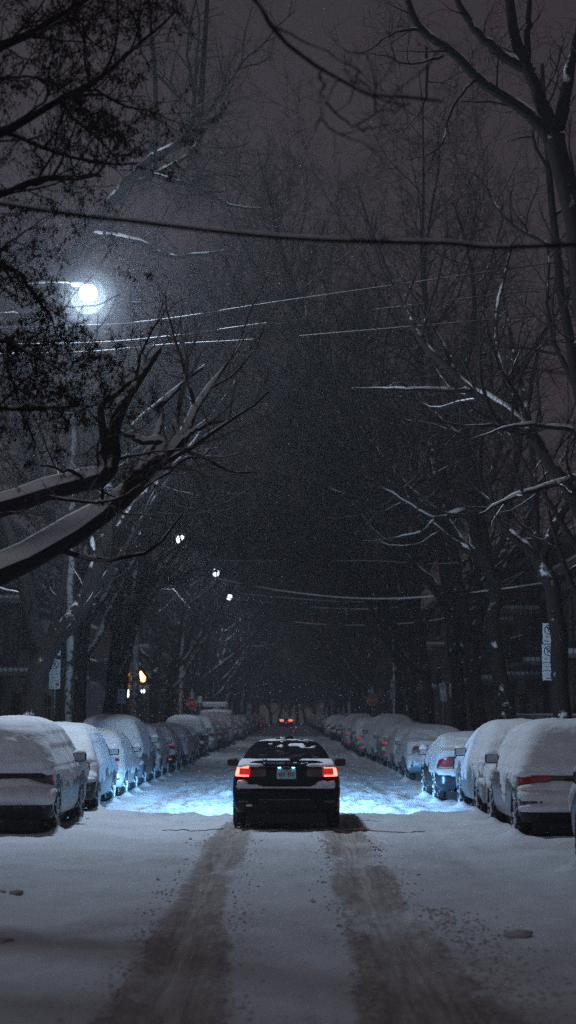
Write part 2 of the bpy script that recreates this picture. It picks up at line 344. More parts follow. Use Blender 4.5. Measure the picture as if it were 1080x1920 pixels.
def feat(surf,name,m,parent,s0,s1,z0,z1,z0b=None,z1b=None,off=.006,rnd=.25,nu=14,nv=8,sgn=1,skirt=.02):
    """a panel lying on a body surface: corners (s0,z0..z1) and (s1,z0b..z1b), raised by off, with a rim"""
    z0b=z0 if z0b is None else z0b; z1b=z1 if z1b is None else z1b
    u,v=np.meshgrid(np.linspace(-1,1,nu),np.linspace(-1,1,nv)); uu=u*np.sqrt(1-rnd*v*v/2); vv=v*np.sqrt(1-rnd*u*u/2)
    uu=(uu/np.sqrt(1-rnd/2)*.98 if rnd else uu).clip(-1,1) if rnd else uu
    t=(uu+1)/2; lo=z0+(z0b-z0)*t; hi=z1+(z1b-z1)*t; z=lo+(hi-lo)*(vv+1)/2; q=(s0+(s1-s0)*t)*sgn
    G=surf(q,z); e=1e-3; n=nrm(np.cross(surf(q+e,z)-surf(q-e,z),surf(q,z+e)-surf(q,z-e)))
    if np.mean(np.sum(n*(G-np.array([0,2.2,.7])),-1))<0: n=-n
    V=(G+n*off).reshape(-1,3); B2=(G-n*skirt).reshape(-1,3); N0=len(V); Fq=gridfaces(nv,nu,False).tolist()
    ring=[i for i in range(nu)]+[nu*j+nu-1 for j in range(1,nv)]+[nu*(nv-1)+i for i in range(nu-2,-1,-1)]+[nu*j for j in range(nv-2,0,-1)]
    V=np.concatenate([V,B2[ring]]); k=len(ring)
    for i in range(k): Fq.append([ring[i],N0+i,N0+(i+1)%k,ring[(i+1)%k]])
    return mesh(name,V,Fq,m,parent,smooth=False)
PRO={}
def prof(kind,L,H=None):
    if kind=='suv':
        H=H or 1.68; k=H/1.68
        r=[(.27,.16),(.34,.06),(.42,.0),(.60,.0),(.64,.05),(.68,.10),(.95,.11),(1.03,.13),(1.30,.26),(1.50,.38),(1.57,.46),(1.615,.62),(1.655,1.1),(1.68,2.0)]
        f=[(.27,L-.12),(.5,L),(.75,L-.05),(.9,L-.25),(.98,L-.7),(1.04,L-1.15),(1.3,L-1.5),(1.5,L-1.85),(1.6,L-2.15),(1.655,L-2.35),(1.68,2.1)]
        w=[(.27,.84),(.4,.90),(.7,.915),(.92,.90),(1.03,.86),(1.3,.75),(1.5,.645),(1.59,.555),(1.64,.43),(1.665,.28),(1.68,.06)]; rc=[(.27,.15),(1.0,.17),(1.3,.16),(1.68,.12)]
    elif kind=='van':
        H=H or 2.05; k=1
        r=[(.27,.1),(.36,.0),(.55,.0),(.60,.06),(1.1,.07),(1.9,.16),(1.98,.22),(2.03,.5),(2.05,1.5)]; f=[(.27,L-.12),(.5,L),(.9,L-.15),(1.1,L-.7),(1.9,L-1.5),(2.0,L-1.8),(2.05,L-2.6)]
        w=[(.27,.88),(.5,.96),(1.1,.96),(1.9,.88),(1.99,.78),(2.05,.2)]; rc=[(.27,.1),(2.05,.1)]
    elif kind=='hatch':
        H=H or 1.48; k=H/1.48
        r=[(.27,.16),(.36,.04),(.45,.0),(.60,.0),(.65,.07),(.70,.10),(.92,.12),(1.0,.17),(1.25,.45),(1.36,.60),(1.41,.75),(1.455,1.2),(1.48,1.9)]
        f=[(.27,L-.12),(.45,L),(.65,L-.08),(.78,L-.35),(.88,L-.8),(.95,L-1.05),(1.2,L-1.5),(1.38,L-1.9),(1.455,L-2.2),(1.48,2.0)]
        w=[(.27,.80),(.4,.86),(.65,.88),(.88,.86),(.95,.83),(1.2,.72),(1.32,.645),(1.41,.54),(1.45,.42),(1.48,.06)]; rc=[(.27,.16),(.9,.2),(1.1,.18),(1.48,.12)]
    else: # sedan
        H=H or 1.45; k=H/1.45
        r=[(.27,.16),(.34,.05),(.42,.0),(.60,.0),(.655,.03),(.675,.085),(.69,.105),(.80,.09),(.97,.03),(1.02,.03),(1.05,.12),(1.075,.45),(1.10,.66),(1.22,.98),(1.32,1.27),(1.37,1.48),(1.41,1.75),(1.45,2.2)]
        f=[(.27,L-.12),(.45,L),(.62,L-.06),(.74,L-.3),(.84,L-.75),(.93,L-1.15),(1.15,L-1.6),(1.34,L-2.05),(1.41,L-2.3),(1.45,2.35)]
        w=[(.27,.80),(.38,.87),(.62,.89),(.82,.885),(.95,.84),(1.03,.79),(1.2,.70),(1.31,.625),(1.37,.56),(1.42,.42),(1.45,.08)]; rc=[(.27,.17),(.6,.2),(.95,.24),(1.1,.20),(1.45,.12)]
    sc=lambda a:[(z if z<.7 else .7+(z-.7)*(H-.7)/(H/k-.7),v) for z,v in a]
    r,f,w,rc=sc(r),sc(f),sc(w),sc(rc)
    return Body(L,H,r,f,w,rc,bow=.06)
def wheel(root,x,y,r,sx,mt='rubber'):
    wd=.105; P0=[(-wd,.17),(-wd,r-.05),(-wd+.025,r),(wd-.025,r),(wd,r-.05),(wd,r-.10),(wd-.03,r-.115)]
    n=36; V=[];Fq=[]
    for k in range(n):
        a=2*pi*k/n; tw=(.006 if k%2 else 0)
        for (px,pr) in P0: q=pr-(tw if pr>r-.01 else 0); V.append((sx*px,q*math.cos(a),q*math.sin(a)))
    m_=len(P0)
    for k in range(n):
        for j in range(m_-1): Fq.append((k*m_+j,k*m_+j+1,((k+1)%n)*m_+j+1,((k+1)%n)*m_+j))
    o=mesh('wheel',V,Fq,M[mt],root,smooth=False); o.location=(x,y,r-.01)
    mb=MB(); n=20; ro=r-.11
    ring=[(sx*(wd-.05),ro*math.cos(2*pi*k/n),ro*math.sin(2*pi*k/n)) for k in range(n)]; mb.add(ring+[(sx*(wd-.045),0,0)],[(k,(k+1)%n,n) for k in range(n)])
    for k in range(5):
        a=2*pi*k/5; c,s_=math.cos(a),math.sin(a); q=sx*(wd-.015); h=.028
        V=[(q,-s_*h,c*h),(q,s_*h,-c*h),(q,c*ro+s_*h*1.3,s_*ro-c*h*1.3),(q,c*ro-s_*h*1.3,s_*ro+c*h*1.3)]; V+=[(sx*(wd-.045),v[1],v[2]) for v in V]
        mb.add(V,[(0,1,2,3),(0,4,5,1),(2,6,7,3),(1,5,6,2),(3,7,4,0)])
    mb.cyl((sx*(wd-.03),0,0),.045,.035,12,'x'); mb.build('rim',M['rim'],o)
    return o
def car(kind,x,y,label,cat='car',group=None,L=4.5,H=None,paint='paint_grey',seed=1,rz=0,snow=None,lights='corner',lens='red_lens',detail=True,name=None,plate=True,bumper=None,steel=.33,exhaust=False,mirror_z=None,lit=False,noglass=False,garnish=None):
    b=prof(kind,L,H); H=b.H; rng=np.random.default_rng(seed)
    root=empty(name or {'suv':'parked_suv','van':'parked_van','hatch':'parked_hatchback','sedan':'parked_sedan'}[kind],(x,y,.0),rz,label,cat,group)
    G=b.grid(*( (64,34,6,28) if detail else (36,16,3,12))); nz,n,_=G.shape
    V=G.reshape(-1,3); Fq=gridfaces(nz,n).tolist(); Fq.append(list(range(n))[::-1]); Fq.append([ (nz-1)*n+i for i in range(n)])
    mesh('body',V,Fq,M[paint],root)
    belt={'suv':1.05,'van':1.15,'hatch':.96,'sedan':.95}[kind]; top=H-.13
    k=(H-.7)/({'suv':1.68,'van':2.05,'hatch':1.48,'sedan':1.45}[kind]-.7)
    belt=.7+(belt-.7)*k
    # ---- glass
    if not noglass:
        wz0={'suv':1.08,'van':1.15,'hatch':1.03,'sedan':1.105}[kind]; wz0=.7+(wz0-.7)*k
        aw=b.w(wz0)-.10; tw=b.w(top)-.10
        def rs(q,z): # taper towards the roof
            return b.rearp(np.asarray(q)*b.w(z)/b.w(wz0),z)
        feat(rs,'rear_window',M['glass'],root,-aw,aw,wz0+.01,top-.02,off=.004,rnd=.12,nu=20,nv=14)
    side=lambda sg:(lambda q,z:np.stack([sg*b.w(z),np.asarray(q,float)+0*z,np.asarray(z,float)+0*q],-1))
    for sg in (-1,1):
        ya=b.yr(top-.03)+.30; yb=b.yf(belt+.06)-.25; ybt=b.yf(top-.02)-.06
        mid=(ya+yb)/2-.05
        if not noglass:
            rear0=b.yr(belt+.08)+.42
            def sidew(sg=sg,ya=ya): 
                return side(sg)
            feat(sidew(),'side_window',M['glass'],root,max(rear0,ya-.2),mid-.04,belt+.05,top-.04,None,top-.01,off=.004,rnd=.1)
            feat(sidew(),'side_window',M['glass'],root,mid+.04,min(yb-.1,ybt+.25),belt+.05,top-.01,None,(top-.10),off=.004,rnd=.1)
    # ---- wheels with dark arches
    r=steel; y1=.80 if kind!='sedan' else .98; y2=L-.88
    for sg in (-1,1):
        for yy in (y1,y2):
            wx=b.w(.45)
            m=24; a=np.linspace(-.35,pi+.35,m); Va=[]
            ro=r+.055; zc=r
            for rr_ in (0,ro):
                for t in a:
                    zq=max(zc+rr_*math.sin(t),.275); Va.append((sg*(float(b.w(zq))+.004),yy+rr_*math.cos(t),zq))
            mesh('wheel_arch',Va,[(i,i+1,m+i+1,m+i) for i in range(m-1)],M['black_plastic'],root,smooth=False)
            wheel(root,sg*(wx-.085),yy,r,sg)
    # ---- underbody, bumper
    mb=MB(); mb.box((0,L/2,.23),(b.w(.3)*2-.32,L-.35,.26)); mb.box((0,.35,.30),(b.w(.3)*2-.46,.30,.18)); mb.build('underbody',M['black_plastic'],root)
    if bumper:
        z0,z1=bumper; w_=b.w((z0+z1)/2); feat(b.rearp,'bumper',M['black_plastic'],root,-(w_+.10),w_+.10,z0,z1,off=.012,rnd=0,nu=34,nv=5)
    if garnish:
        w_=b.w(sum(garnish)/2); feat(b.rearp,'tailgate_trim',M['black_plastic'],root,-(w_-.08),w_-.08,garnish[0],garnish[1],off=.006,rnd=0,nu=30,nv=5)
    # ---- lamps
    def pair(nm,s0,s1,z0,z1,mt,z0b=None,z1b=None,off=.010,rnd=.3,**kw):
        return [feat(b.rearp,nm,M[mt],root,s0,s1,z0,z1,z0b,z1b,off=off,rnd=rnd,sgn=sg,**kw) for sg in (-1,1)]
    wl=b.w(.9)
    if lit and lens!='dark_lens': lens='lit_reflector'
    if lights=='corner': pair('tail_light',wl-.34,wl+.12,.84,1.00,lens,.84,1.02)
    elif lights=='wide': pair('tail_light',wl-.46,wl+.10,.90,1.02,lens,.82,1.03)
    elif lights=='tall': pair('tail_light',wl-.14,wl+.12,.78,1.22 if H>1.6 else 1.05,lens,.82,1.15 if H>1.6 else 1.03)
    elif lights=='curve': pair('tail_light',wl-.10,wl+.08,1.02,1.14,lens,.74,1.10)
    elif lights=='shoulder':
        pair('tail_light',wl-.30,wl+.10,.79,1.02,lens,.81,.96); pair('reversing_light',wl-.30,wl+.02,.735,.785,'clear_lens')
    elif lights=='wedge': pair('tail_light',wl-.42,wl+.08,.93,1.0,lens,.86,1.03)
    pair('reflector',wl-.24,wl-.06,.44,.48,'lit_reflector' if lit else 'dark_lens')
    fl=[feat(b.frontp,'headlight',M['clear_lens'],root,wl-.36,wl+.10,.60,.74,off=.008,sgn=sg) for sg in (-1,1)]
    feat(b.frontp,'grille',M['black_plastic'],root,-.38,.38,.42,.66,off=.008)
    if plate:
        zc=.80; yy=float(b.yr(zc)); mb=MB(); mb.box((0,yy-.016,zc),(.31,.012,.155)); pl=mb.build('licence_plate',M['plate'],root)
        for i in range(6): mb=MB(); mb.box((-.105+.042*i,yy-.024,zc-.005),(.026,.003,.06)); mb.build('plate_character',M['plate_ink'],pl)
        mb=MB(); mb.box((0,yy-.02,zc+.105),(.5,.03,.03),bev=.008); mb.build('handle_trim',M['black_plastic'],root)
    if exhaust:
        mb=MB(); V,Fe=tubes(np.array([[[-.52,.02,.31],[-.52,.25,.31]]]).astype(float),np.array([[.045,.045]]),16); mb.add(V,Fe.tolist()); V,Fe=tubes(np.array([[[-.52,.02,.31],[-.52,.2,.31]]]).astype(float),np.array([[.036,.036]]),16); mb.add(V,Fe.tolist()); mb.build('exhaust_pipe',M['chrome'],root)
    # ---- mirrors
    mz=mirror_z or (belt+.06); my=b.yf(belt)-.62
    for sg in (-1,1):
        mw=.20 if kind!='suv' else .22; mh=.135 if kind!='suv' else .165
        mx=b.w(mz)+.05+mw/2
        mb=MB(); mb.box((sg*mx,my,mz+.03),(mw,.11,mh),bev=.028); mb.box((sg*(mx-mw/2-.03),my+.02,mz-.03),(.10,.05,.04)); mo=mb.build('wing_mirror',M['black_plastic'],root)
        mb=MB(); q=(sg*mx,my-.058,mz+.03); mb.box(q,(mw-.035,.008,mh-.035),bev=.003); mb.build('mirror_glass',M['mirror'],mo)
        V=[];n1,n2=14,7
        for j in range(n2):
            for i in range(n1):
                ph=j/(n2-1)*pi/2; th=2*pi*i/n1; V.append((sg*mx+math.cos(ph)*math.cos(th)*mw*.5,my+math.cos(ph)*math.sin(th)*.075,mz+.03+mh/2-.012+math.sin(ph)*(.055+.02*((seed*7+3)%4))))
        Fm=[(j*n1+i,j*n1+(i+1)%n1,(j+1)*n1+(i+1)%n1,(j+1)*n1+i) for j in range(n2-1) for i in range(n1)]; mesh('snow_cap',V,Fm,M['snow'],mo)
    # ---- snow blanket
    sp=dict(roof=.09,rear=.04,zr=1.05,side=.018,zs=.95,ledges=[(.64,.82,.08)],lumps=.04,drip=.30); sp.update(snow or {})
    G=b.grid(*( (84,44,6,44) if detail else (40,16,3,14))); nz,n,_=G.shape; Nn=gnormals(G)
    c=np.array([0,L/2,.8]); 
    if np.mean(np.sum(Nn*(G-c),-1))<0: Nn=-Nn
    X,Y,Z=G[...,0],G[...,1],G[...,2]; so=seed*3.7
    nf=fbm(X*4+so,Y*4+Z*5,4,seed%9); nh=fbm(X*14+so,Y*14+Z*14,3,seed%7); 
    up=sst(.10,.55,Nn[...,2]); T=sp['roof']*up*(.9+.25*nf)
    rear=sst(.35,.75,-Nn[...,1]); zr=sp['zr'] 
    T=np.maximum(T,(sp['rear']*sst(-.015,.03,Z-zr+nf*sp['lumps']+nh*.02))*rear*(1+.35*nh))
    sd=sst(.4,.7,np.abs(Nn[...,0])); dr=(vn(Y*7+so,Z*.6,2)-.5)*sp['drip']*2*.7+fbm(Y*3+so,Z*2,3,1)*sp['drip']
    T=np.maximum(T,sp['side']*sst(-.02,.05,Z-sp['zs']+dr)*sd*(1+.5*nh))
    fr=sst(.2,.5,Nn[...,1]); T=np.maximum(T,.05*fr*sst(-.02,.05,Z-.62+nf*.08))
    for (za,zb,th) in sp['ledges']:
        wob=nf*.05; tt=np.clip((Z-za)/(zb-za),0,1); band=sst(-.012,.012,Z-za)*sst(-.02,.03,zb+wob-np.abs(X)**3*.12-Z)
        T=np.maximum(T,th*band*np.sqrt(np.clip(1-tt,0,1))*(1+.3*nf)*sst(.15,.4,rear+up)*np.where(Y<1.,1,0)+0)
    if 'mask' in sp: T=sp['mask'](X,Y,Z,Nn,T,nf,nh)
    D=np.where(T<.005,-.035,T)[...,None]; d=nrm(Nn+np.array([0,0,.35])*sst(.003,.03,T)[...,None])
    S=G+d*D; V=S.reshape(-1,3); Fs=gridfaces(nz,n); 
    cap=[[(nz-1)*n+i for i in range(n)]]
    keep=(T.reshape(-1)[Fs]>.0045).any(1); Fs=Fs[keep].tolist()+cap
    mesh('snow_cover',V,Fs,M['snow'],root)
    return root,b
def paint(name,col,amt=.31,rough=.3,metal=.2,k=.18): M[name]=frosted(name,col,snowcol=(.50,.51,.55),amt=amt,scale=5.5,rough=rough,metal=metal,soft=.13,k=k,dirv=(0,.1,1),coat=.5,bump=.15)
paint('paint_black',(.010,.010,.012)); paint('paint_grey',(.07,.075,.08)); paint('paint_silver',(.24,.26,.28)); paint('paint_white',(.5,.52,.54)); paint('paint_green',(.008,.018,.026),amt=.08)
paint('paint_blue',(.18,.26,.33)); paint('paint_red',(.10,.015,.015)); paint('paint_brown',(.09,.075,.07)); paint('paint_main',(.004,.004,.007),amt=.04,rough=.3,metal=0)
M['glass_dark']=frosted('rear_glass',(.006,.006,.008),snowcol=(.10,.10,.11),amt=.22,scale=5,rough=.15,spec=.4,soft=.12,k=.15,bump=.1)
M['trim']=mat('black_trim',(.008,.008,.009),.5)
# ------------------------------------------------------------------ the driving car
def main_mask(X,Y,Z,Nn,T,nf,nh):
    up=sst(.15,.6,Nn[...,2]); rear=sst(.2,.5,-Nn[...,1]+Nn[...,2]*.5)*np.where(Y<1.5,1,0); A=np.abs(X)
    t=.010*up*sst(.0,.15,nf-.05)*np.where(Z>1.40,1,0)
    t=np.maximum(t,.034*rear*sst(-.03,.03,A-.36+nf*.08)*sst(-.02,.02,.80-A+nf*.05)*sst(-.012,.012,Z-(1.035-.10*(A-.36))+nf*.02)*np.where(Z<1.105,1,0))
    t=np.maximum(t,.012*up*sst(.0,.08,nf-.03)*np.where((Z>1.05)&(Z<1.13),1,0)*np.where(Y<1.2,1,0))
    crn=sst(.38,.66,A); t=np.maximum(t,(.026+.045*crn)*sst(-.008,.008,Z-.668)*sst(-.012,.012,.692+.12*crn*(1+1.5*nf)-Z)*np.where(Y<.7,1,0)*sst(-.02,.03,.80-A+nf*.06))
    t=np.maximum(t,.018*sst(.0,.1,nf-.05)*sst(.0,.02,Z-.37)*sst(0,.02,.44-Z)*sst(0,.1,A-.5)*np.where(Y<.4,1,0))
    t=np.maximum(t,.012*sst(.02,.10,nf+.02-.9*np.abs(Z-1.33))*np.where((Z>1.30)&(Z<1.37),1,0)*np.where(Y<1.6,1,0)*sst(.0,.1,.62-A))
    t=np.maximum(t,.02*up*np.where(Y>3,1,0)*sst(-.1,.1,nf))
    return t
MAINY=28.3
M['paint_main'].node_tree.nodes['Principled BSDF'].inputs['Specular IOR Level'].default_value=.15
mc,mbod=car('sedan',0.0,MAINY,'dark saloon driving down the middle of the road with red tail lights lit','car',L=4.6,H=1.455,paint='paint_main',seed=11,lights='none',plate=False,snow={'mask':main_mask},name='sedan_car',steel=.325,mirror_z=.99)
for ch in list(children(mc)):
    if ch.name.startswith('rear_window'): ch.data.materials[0]=M['glass_dark']
    if ch.name.startswith(('underbody','wheel_arch')): ch.data.materials[0]=M['trim']
    if ch.name.startswith('snow_cover'): ch['label']='thin snow dusting on boot, bumper ledge and roof'
    if ch.name.startswith('wing_mirror'):
        for g in children(ch):
            if g.name.startswith(('snow_cap','mirror_glass')):
                if g.name.startswith('snow_cap'): bpy.data.objects.remove(g)
                else: g.data=g.data.copy(); g.data.materials[0]=M['dark_lens']
wl=.86
for sg in (-1,1):
    t=feat(mbod.rearp,'tail_light',M['dark_lens'],mc,.34,.92,.865,1.005,.86,1.03,off=.006,rnd=.15,nu=26,sgn=sg)
    for (a,b_,c,d) in ((.62,.86,.998,1.022),(.62,.86,.868,.890),(.79,.87,.882,1.008)):
        feat(mbod.rearp,'lit_strip',M['tail_lit'],t,a,b_,c,d,off=.016,rnd=0,nu=10,nv=4,sgn=sg,skirt=.008)
    feat(mbod.rearp,'lit_edge',M['tail_rim'],t,.595,.606,.875,1.018,off=.014,rnd=0,nu=3,nv=5,sgn=sg,skirt=.008)
    feat(mbod.rearp,'glow_panel',M['tail_rim'],t,.61,.77,.893,.997,off=.011,rnd=0,nu=8,nv=4,sgn=sg,skirt=.006)
zc=.905; yy=float(mbod.yr(zc)); mb=MB(); mb.box((0,yy-.018,zc),(.315,.014,.16),bev=.004); pl=mb.build('licence_plate',M['plate'],mc)
for i in range(7):
    if i!=3: mb=MB(); mb.box((-.112+.037*i,yy-.027,zc-.004),(.024,.003,.066+.006*(i%2))); mb.build('plate_character',M['plate_ink'],pl)
for sg in (-1,1):
    mb=MB(); mb.box((sg*.115,yy-.035,zc+.105),(.05,.02,.014),bev=.004); mb.build('plate_lamp',M['plate_lamp'],mc)
mb=MB(); mb.box((0,yy-.012,zc+.115),(.50,.035,.022),bev=.006); mb.build('boot_trim',M['black_plastic'],mc)
mb=MB(); n=28; ze=1.012; ye=float(mbod.yr(ze))-.012
mb.tube([(.068*math.cos(2*pi*i/n),ye,ze-.02+.036*math.sin(2*pi*i/n)) for i in range(n+1)],.005,6)
for (sx,sz,sr) in ((-.03,.008,.011),(-.008,.014,.006),(.012,.010,.006),(.030,.006,.006),(.004,-.012,.006),(.024,-.012,.006)):
    V=[(sx+ (sr if k%2==0 else sr*.4)*math.sin(k*pi/4),ye-.006,ze-.02+sz+(sr if k%2==0 else sr*.4)*math.cos(k*pi/4)) for k in range(8)]; mb.add(V,[tuple(range(8))])
mb.build('oval_badge',M['chrome'],mc)
# boot-lid spoiler
V=[];nn=24
for i in range(nn):
    x=-.66+1.32*i/(nn-1); c=(x/.66)**2
    for (dy,dz) in ((-.03,.06),(-.02,.082),(.14,.075),(.15,.058),(.03,.05)): V.append((x,.10+.10*c+dy,1.045-.03*c**3+dz-.05*c**6))
Fq=[(i*5+j,i*5+(j+1)%5,(i+1)*5+(j+1)%5,(i+1)*5+j) for i in range(nn-1) for j in range(5)]; mesh('spoiler',V,Fq,M['trim'],mc,smooth=False)
for k in (-1,0,1): mb=MB(); mb.box((k*.42,.20,1.075),(.04,.06,.05)); mb.build('spoiler_foot',M['trim'],mc)
feat(mbod.rearp,'lower_valance',M['trim'],mc,-.80,.80,.29,.42,off=.012,rnd=0,nu=34,nv=4)
feat(mbod.rearp,'bumper_crease',M['chrome'],mc,-.46,.40,.487,.492,off=.006,rnd=0,nu=24,nv=2,skirt=.004)
mb=MB()
for s_ in (-1,1): mb.tube([(s_*.02-.1,yy,1.12),(s_*.02-.1,yy,1.121)],.001,3)
# headlamps: wide low beam with a cut-off, stronger towards the road ahead
for sg in (-1,1):
    ld=bpy.data.lights.new('headlight_beam','SPOT'); ld.spot_size=RAD(176); ld.spot_blend=.08; ld.energy=9500; ld.color=(.23,.57,1); ld.shadow_soft_size=.07
    ld.use_nodes=True; nt=ld.node_tree; em=nt.nodes['Emission']; tc=nt.nodes.new('ShaderNodeTexCoord'); sx=nt.nodes.new('ShaderNodeSeparateXYZ'); mr=nt.nodes.new('ShaderNodeMapRange'); cr_=nt.nodes.new('ShaderNodeValToRGB')
    nt.links.new(tc.outputs['Normal'],sx.inputs[0]); mr.inputs['From Min'].default_value=-.4; mr.inputs['From Max'].default_value=.4; nt.links.new(sx.outputs['Y'],mr.inputs['Value']); nt.links.new(mr.outputs[0],cr_.inputs[0])
    st=[(-.4,.10),(-.25,.20),(-.13,.55),(-.08,.9),(-.05,1.),(-.03,.6),(0,.07),(.05,.05),(.4,.015)]
    el=cr_.color_ramp.elements; el[0].position=0; el[0].color=(.02,.02,.02,1); el[1].position=1; el[1].color=(.02,.02,.02,1)
    for v_,q_ in st[1:-1]: e_=el.new((v_+.4)/.8); e_.color=(q_,q_,q_,1)
    fm_=nt.nodes.new('ShaderNodeMapRange'); fm_.inputs['From Min'].default_value=.0; fm_.inputs['From Max'].default_value=1; fm_.inputs['To Min'].default_value=.22; ab=nt.nodes.new('ShaderNodeMath'); ab.operation='ABSOLUTE'; nt.links.new(sx.outputs['Z'],ab.inputs[0]); nt.links.new(ab.outputs[0],fm_.inputs['Value'])
    mu=nt.nodes.new('ShaderNodeMath'); mu.operation='MULTIPLY'; nt.links.new(cr_.outputs[0],mu.inputs[0]); pw=nt.nodes.new('ShaderNodeMath'); pw.operation='POWER'; pw.inputs[1].default_value=5.5; nt.links.new(fm_.outputs[0],pw.inputs[0]); sp_=nt.nodes.new('ShaderNodeMapRange'); sp_.inputs['From Min'].default_value=-.12; sp_.inputs['From Max'].default_value=-.22; sp_.inputs['To Min'].default_value=.012; sp_.inputs['To Max'].default_value=.085; nt.links.new(sx.outputs['Y'],sp_.inputs['Value']); ad_=nt.nodes.new('ShaderNodeMath'); ad_.operation='ADD'; nt.links.new(mu.outputs[0],ad_.inputs[0]); nt.links.new(sp_.outputs[0],ad_.inputs[1]); nt.links.new(pw.outputs[0],mu.inputs[1]); nt.links.new(ad_.outputs[0],em.inputs['Strength'])
    lo=bpy.data.objects.new('headlight_beam',ld); COL.objects.link(lo); lo.location=(sg*.62,4.72,.68); lo.rotation_euler=(pi/2,0,0); lo.parent=mc
# ------------------------------------------------------------------ parked cars
WH=[]
def park(kind,side,rear,off,label,**kw):
    W={'suv':.915,'van':.96,'hatch':.88,'sedan':.89}[kind]
    x=side*(off+W); r,b=car(kind,x,rear,label,seed=kw.pop('seed',int(rear*3)%97+1),**kw)
    L=b.L
    for yy in (rear+.85,rear+L-.9): WH.append((side*(off-.02),yy))
    return r
g='cars parked along the kerbs'
S=lambda **k:dict(k)
park('suv',-1,26.6,3.62,'dark parked SUV under rounded snow at the left edge, snow slab on black bumper',L=4.55,H=1.74,paint='paint_grey',lights='curve',seed=3,group=g,rz=RAD(-.6),bumper=(.28,.50),snow=S(roof=.13,rear=.07,zr=1.15,side=.045,zs=.92,drip=.34,ledges=[(.50,.90,.16)]),steel=.36,garnish=(.90,1.13))
park('hatch',-1,32.6,3.62,'grey snow-coated estate car with dark red tail light just ahead of the leftmost SUV',L=4.6,H=1.66,paint='paint_silver',lights='wide',lens='red_lens',seed=4,group=g,snow=S(roof=.07,rear=.03,zr=1.04,side=.03,zs=.72,ledges=[(.66,.86,.09)]),bumper=(.30,.64),plate=False)
park('hatch',-1,38.1,3.60,'small white snow-capped hatchback squeezed before the blue-lit SUV',L=4.2,H=1.50,paint='paint_white',lights='corner',seed=5,group=g,snow=S(roof=.08,rear=.05,zr=.9,side=.03,zs=.62),plate=False)
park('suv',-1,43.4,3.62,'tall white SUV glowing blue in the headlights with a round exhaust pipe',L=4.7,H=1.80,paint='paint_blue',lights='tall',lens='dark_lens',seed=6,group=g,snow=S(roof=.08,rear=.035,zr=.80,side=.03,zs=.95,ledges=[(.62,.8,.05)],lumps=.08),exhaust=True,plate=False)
park('hatch',-1,48.7,3.58,'white snow-covered car tucked behind the blue-lit tall SUV',L=4.2,H=1.54,paint='paint_white',seed=7,group=g,plate=False)
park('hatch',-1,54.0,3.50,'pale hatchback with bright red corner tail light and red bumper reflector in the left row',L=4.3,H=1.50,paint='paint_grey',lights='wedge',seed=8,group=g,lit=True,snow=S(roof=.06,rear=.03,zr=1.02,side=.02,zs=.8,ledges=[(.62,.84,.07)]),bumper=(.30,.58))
park('hatch',-1,60.0,3.45,'grey car wholly under smooth snow next ahead of the red-lamped hatchback',L=4.3,H=1.47,paint='paint_grey',seed=9,group=g,snow=S(roof=.1,rear=.06,zr=.72,side=.04,zs=.6),plate=False)
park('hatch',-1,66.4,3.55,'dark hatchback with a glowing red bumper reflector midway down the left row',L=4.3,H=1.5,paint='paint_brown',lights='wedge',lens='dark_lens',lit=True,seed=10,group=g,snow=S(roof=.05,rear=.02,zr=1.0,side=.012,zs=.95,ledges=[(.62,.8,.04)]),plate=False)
park('suv',-1,73.0,3.50,'dark SUV with snowy roof ahead of the red-reflector hatchback, left row',L=4.6,H=1.76,paint='paint_black',lights='tall',lens='dark_lens',seed=12,group=g,snow=S(roof=.08,rear=.015,zr=1.25,side=.01,zs=1.2,ledges=[(.62,.8,.05)]),plate=False)
park('suv',-1,80.0,3.35,'white snow-caked SUV third car short of the van on the left',L=4.6,H=1.72,paint='paint_white',seed=13,group=g,plate=False)
park('hatch',-1,87,3.3,'grey hatchback second short of the white van on the left',L=4.3,H=1.55,paint='paint_grey',seed=14,group=g,plate=False)
park('hatch',-1,94,3.25,'snowy hatchback immediately behind the white van',L=4.3,H=1.52,paint='paint_silver',seed=15,group=g,plate=False)
v=park('van',-1,102,3.25,'tall white van with a snow-covered roof box in the left row',L=5.2,H=2.2,paint='paint_white',lights='tall',seed=16,group=g,cat='van',snow=S(roof=.08,rear=.03,zr=.7,side=.03,zs=.7),plate=False)
mb=MB(); mb.box((-.1,2.2,2.42),(1.5,1.8,.30),bev=.08); o=mb.build('roof_box',M['snow'],v)
park('suv',1,17.55,3.50,'black parked car mostly cut off by the right edge of the photo',L=4.5,H=1.7,paint='paint_black',lights='tall',lens='dark_lens',seed=21,group=g,snow=S(roof=.1,rear=.03,zs=1.25,side=.008,drip=.1),steel=.35,rz=RAD(-1.2))
park('suv',1,25.8,3.50,'pale SUV deep in snow at right, wide red tail light, two snow ledges',L=4.55,H=1.72,paint='paint_brown',lights='wide',seed=22,group=g,bumper=(.28,.425),snow=S(roof=.11,rear=.075,zr=1.09,side=.045,zs=.86,drip=.36,ledges=[(.715,.90,.11),(.43,.58,.11)]),garnish=(.58,.72),steel=.35,rz=RAD(.5))
park('suv',1,31.2,3.52,'snow-plastered crossover wedged between the large pale SUV and the dark green saloon',L=4.4,H=1.70,paint='paint_silver',lights='tall',seed=23,group=g,snow=S(roof=.1,rear=.05,zr=.98,side=.03,zs=.80,drip=.35,ledges=[(.64,.80,.09)]),rz=RAD(.8))
vo=park('sedan',1,36.0,3.16,'dark green saloon with large red tail light and snowy roof on the right',L=4.6,H=1.43,paint='paint_green',lights='shoulder',seed=24,group=g,exhaust=True,rz=RAD(.4),snow=S(roof=.09,rear=.06,zr=1.03,side=.03,zs=.74,drip=.28,ledges=[(.665,.715,.06)]))
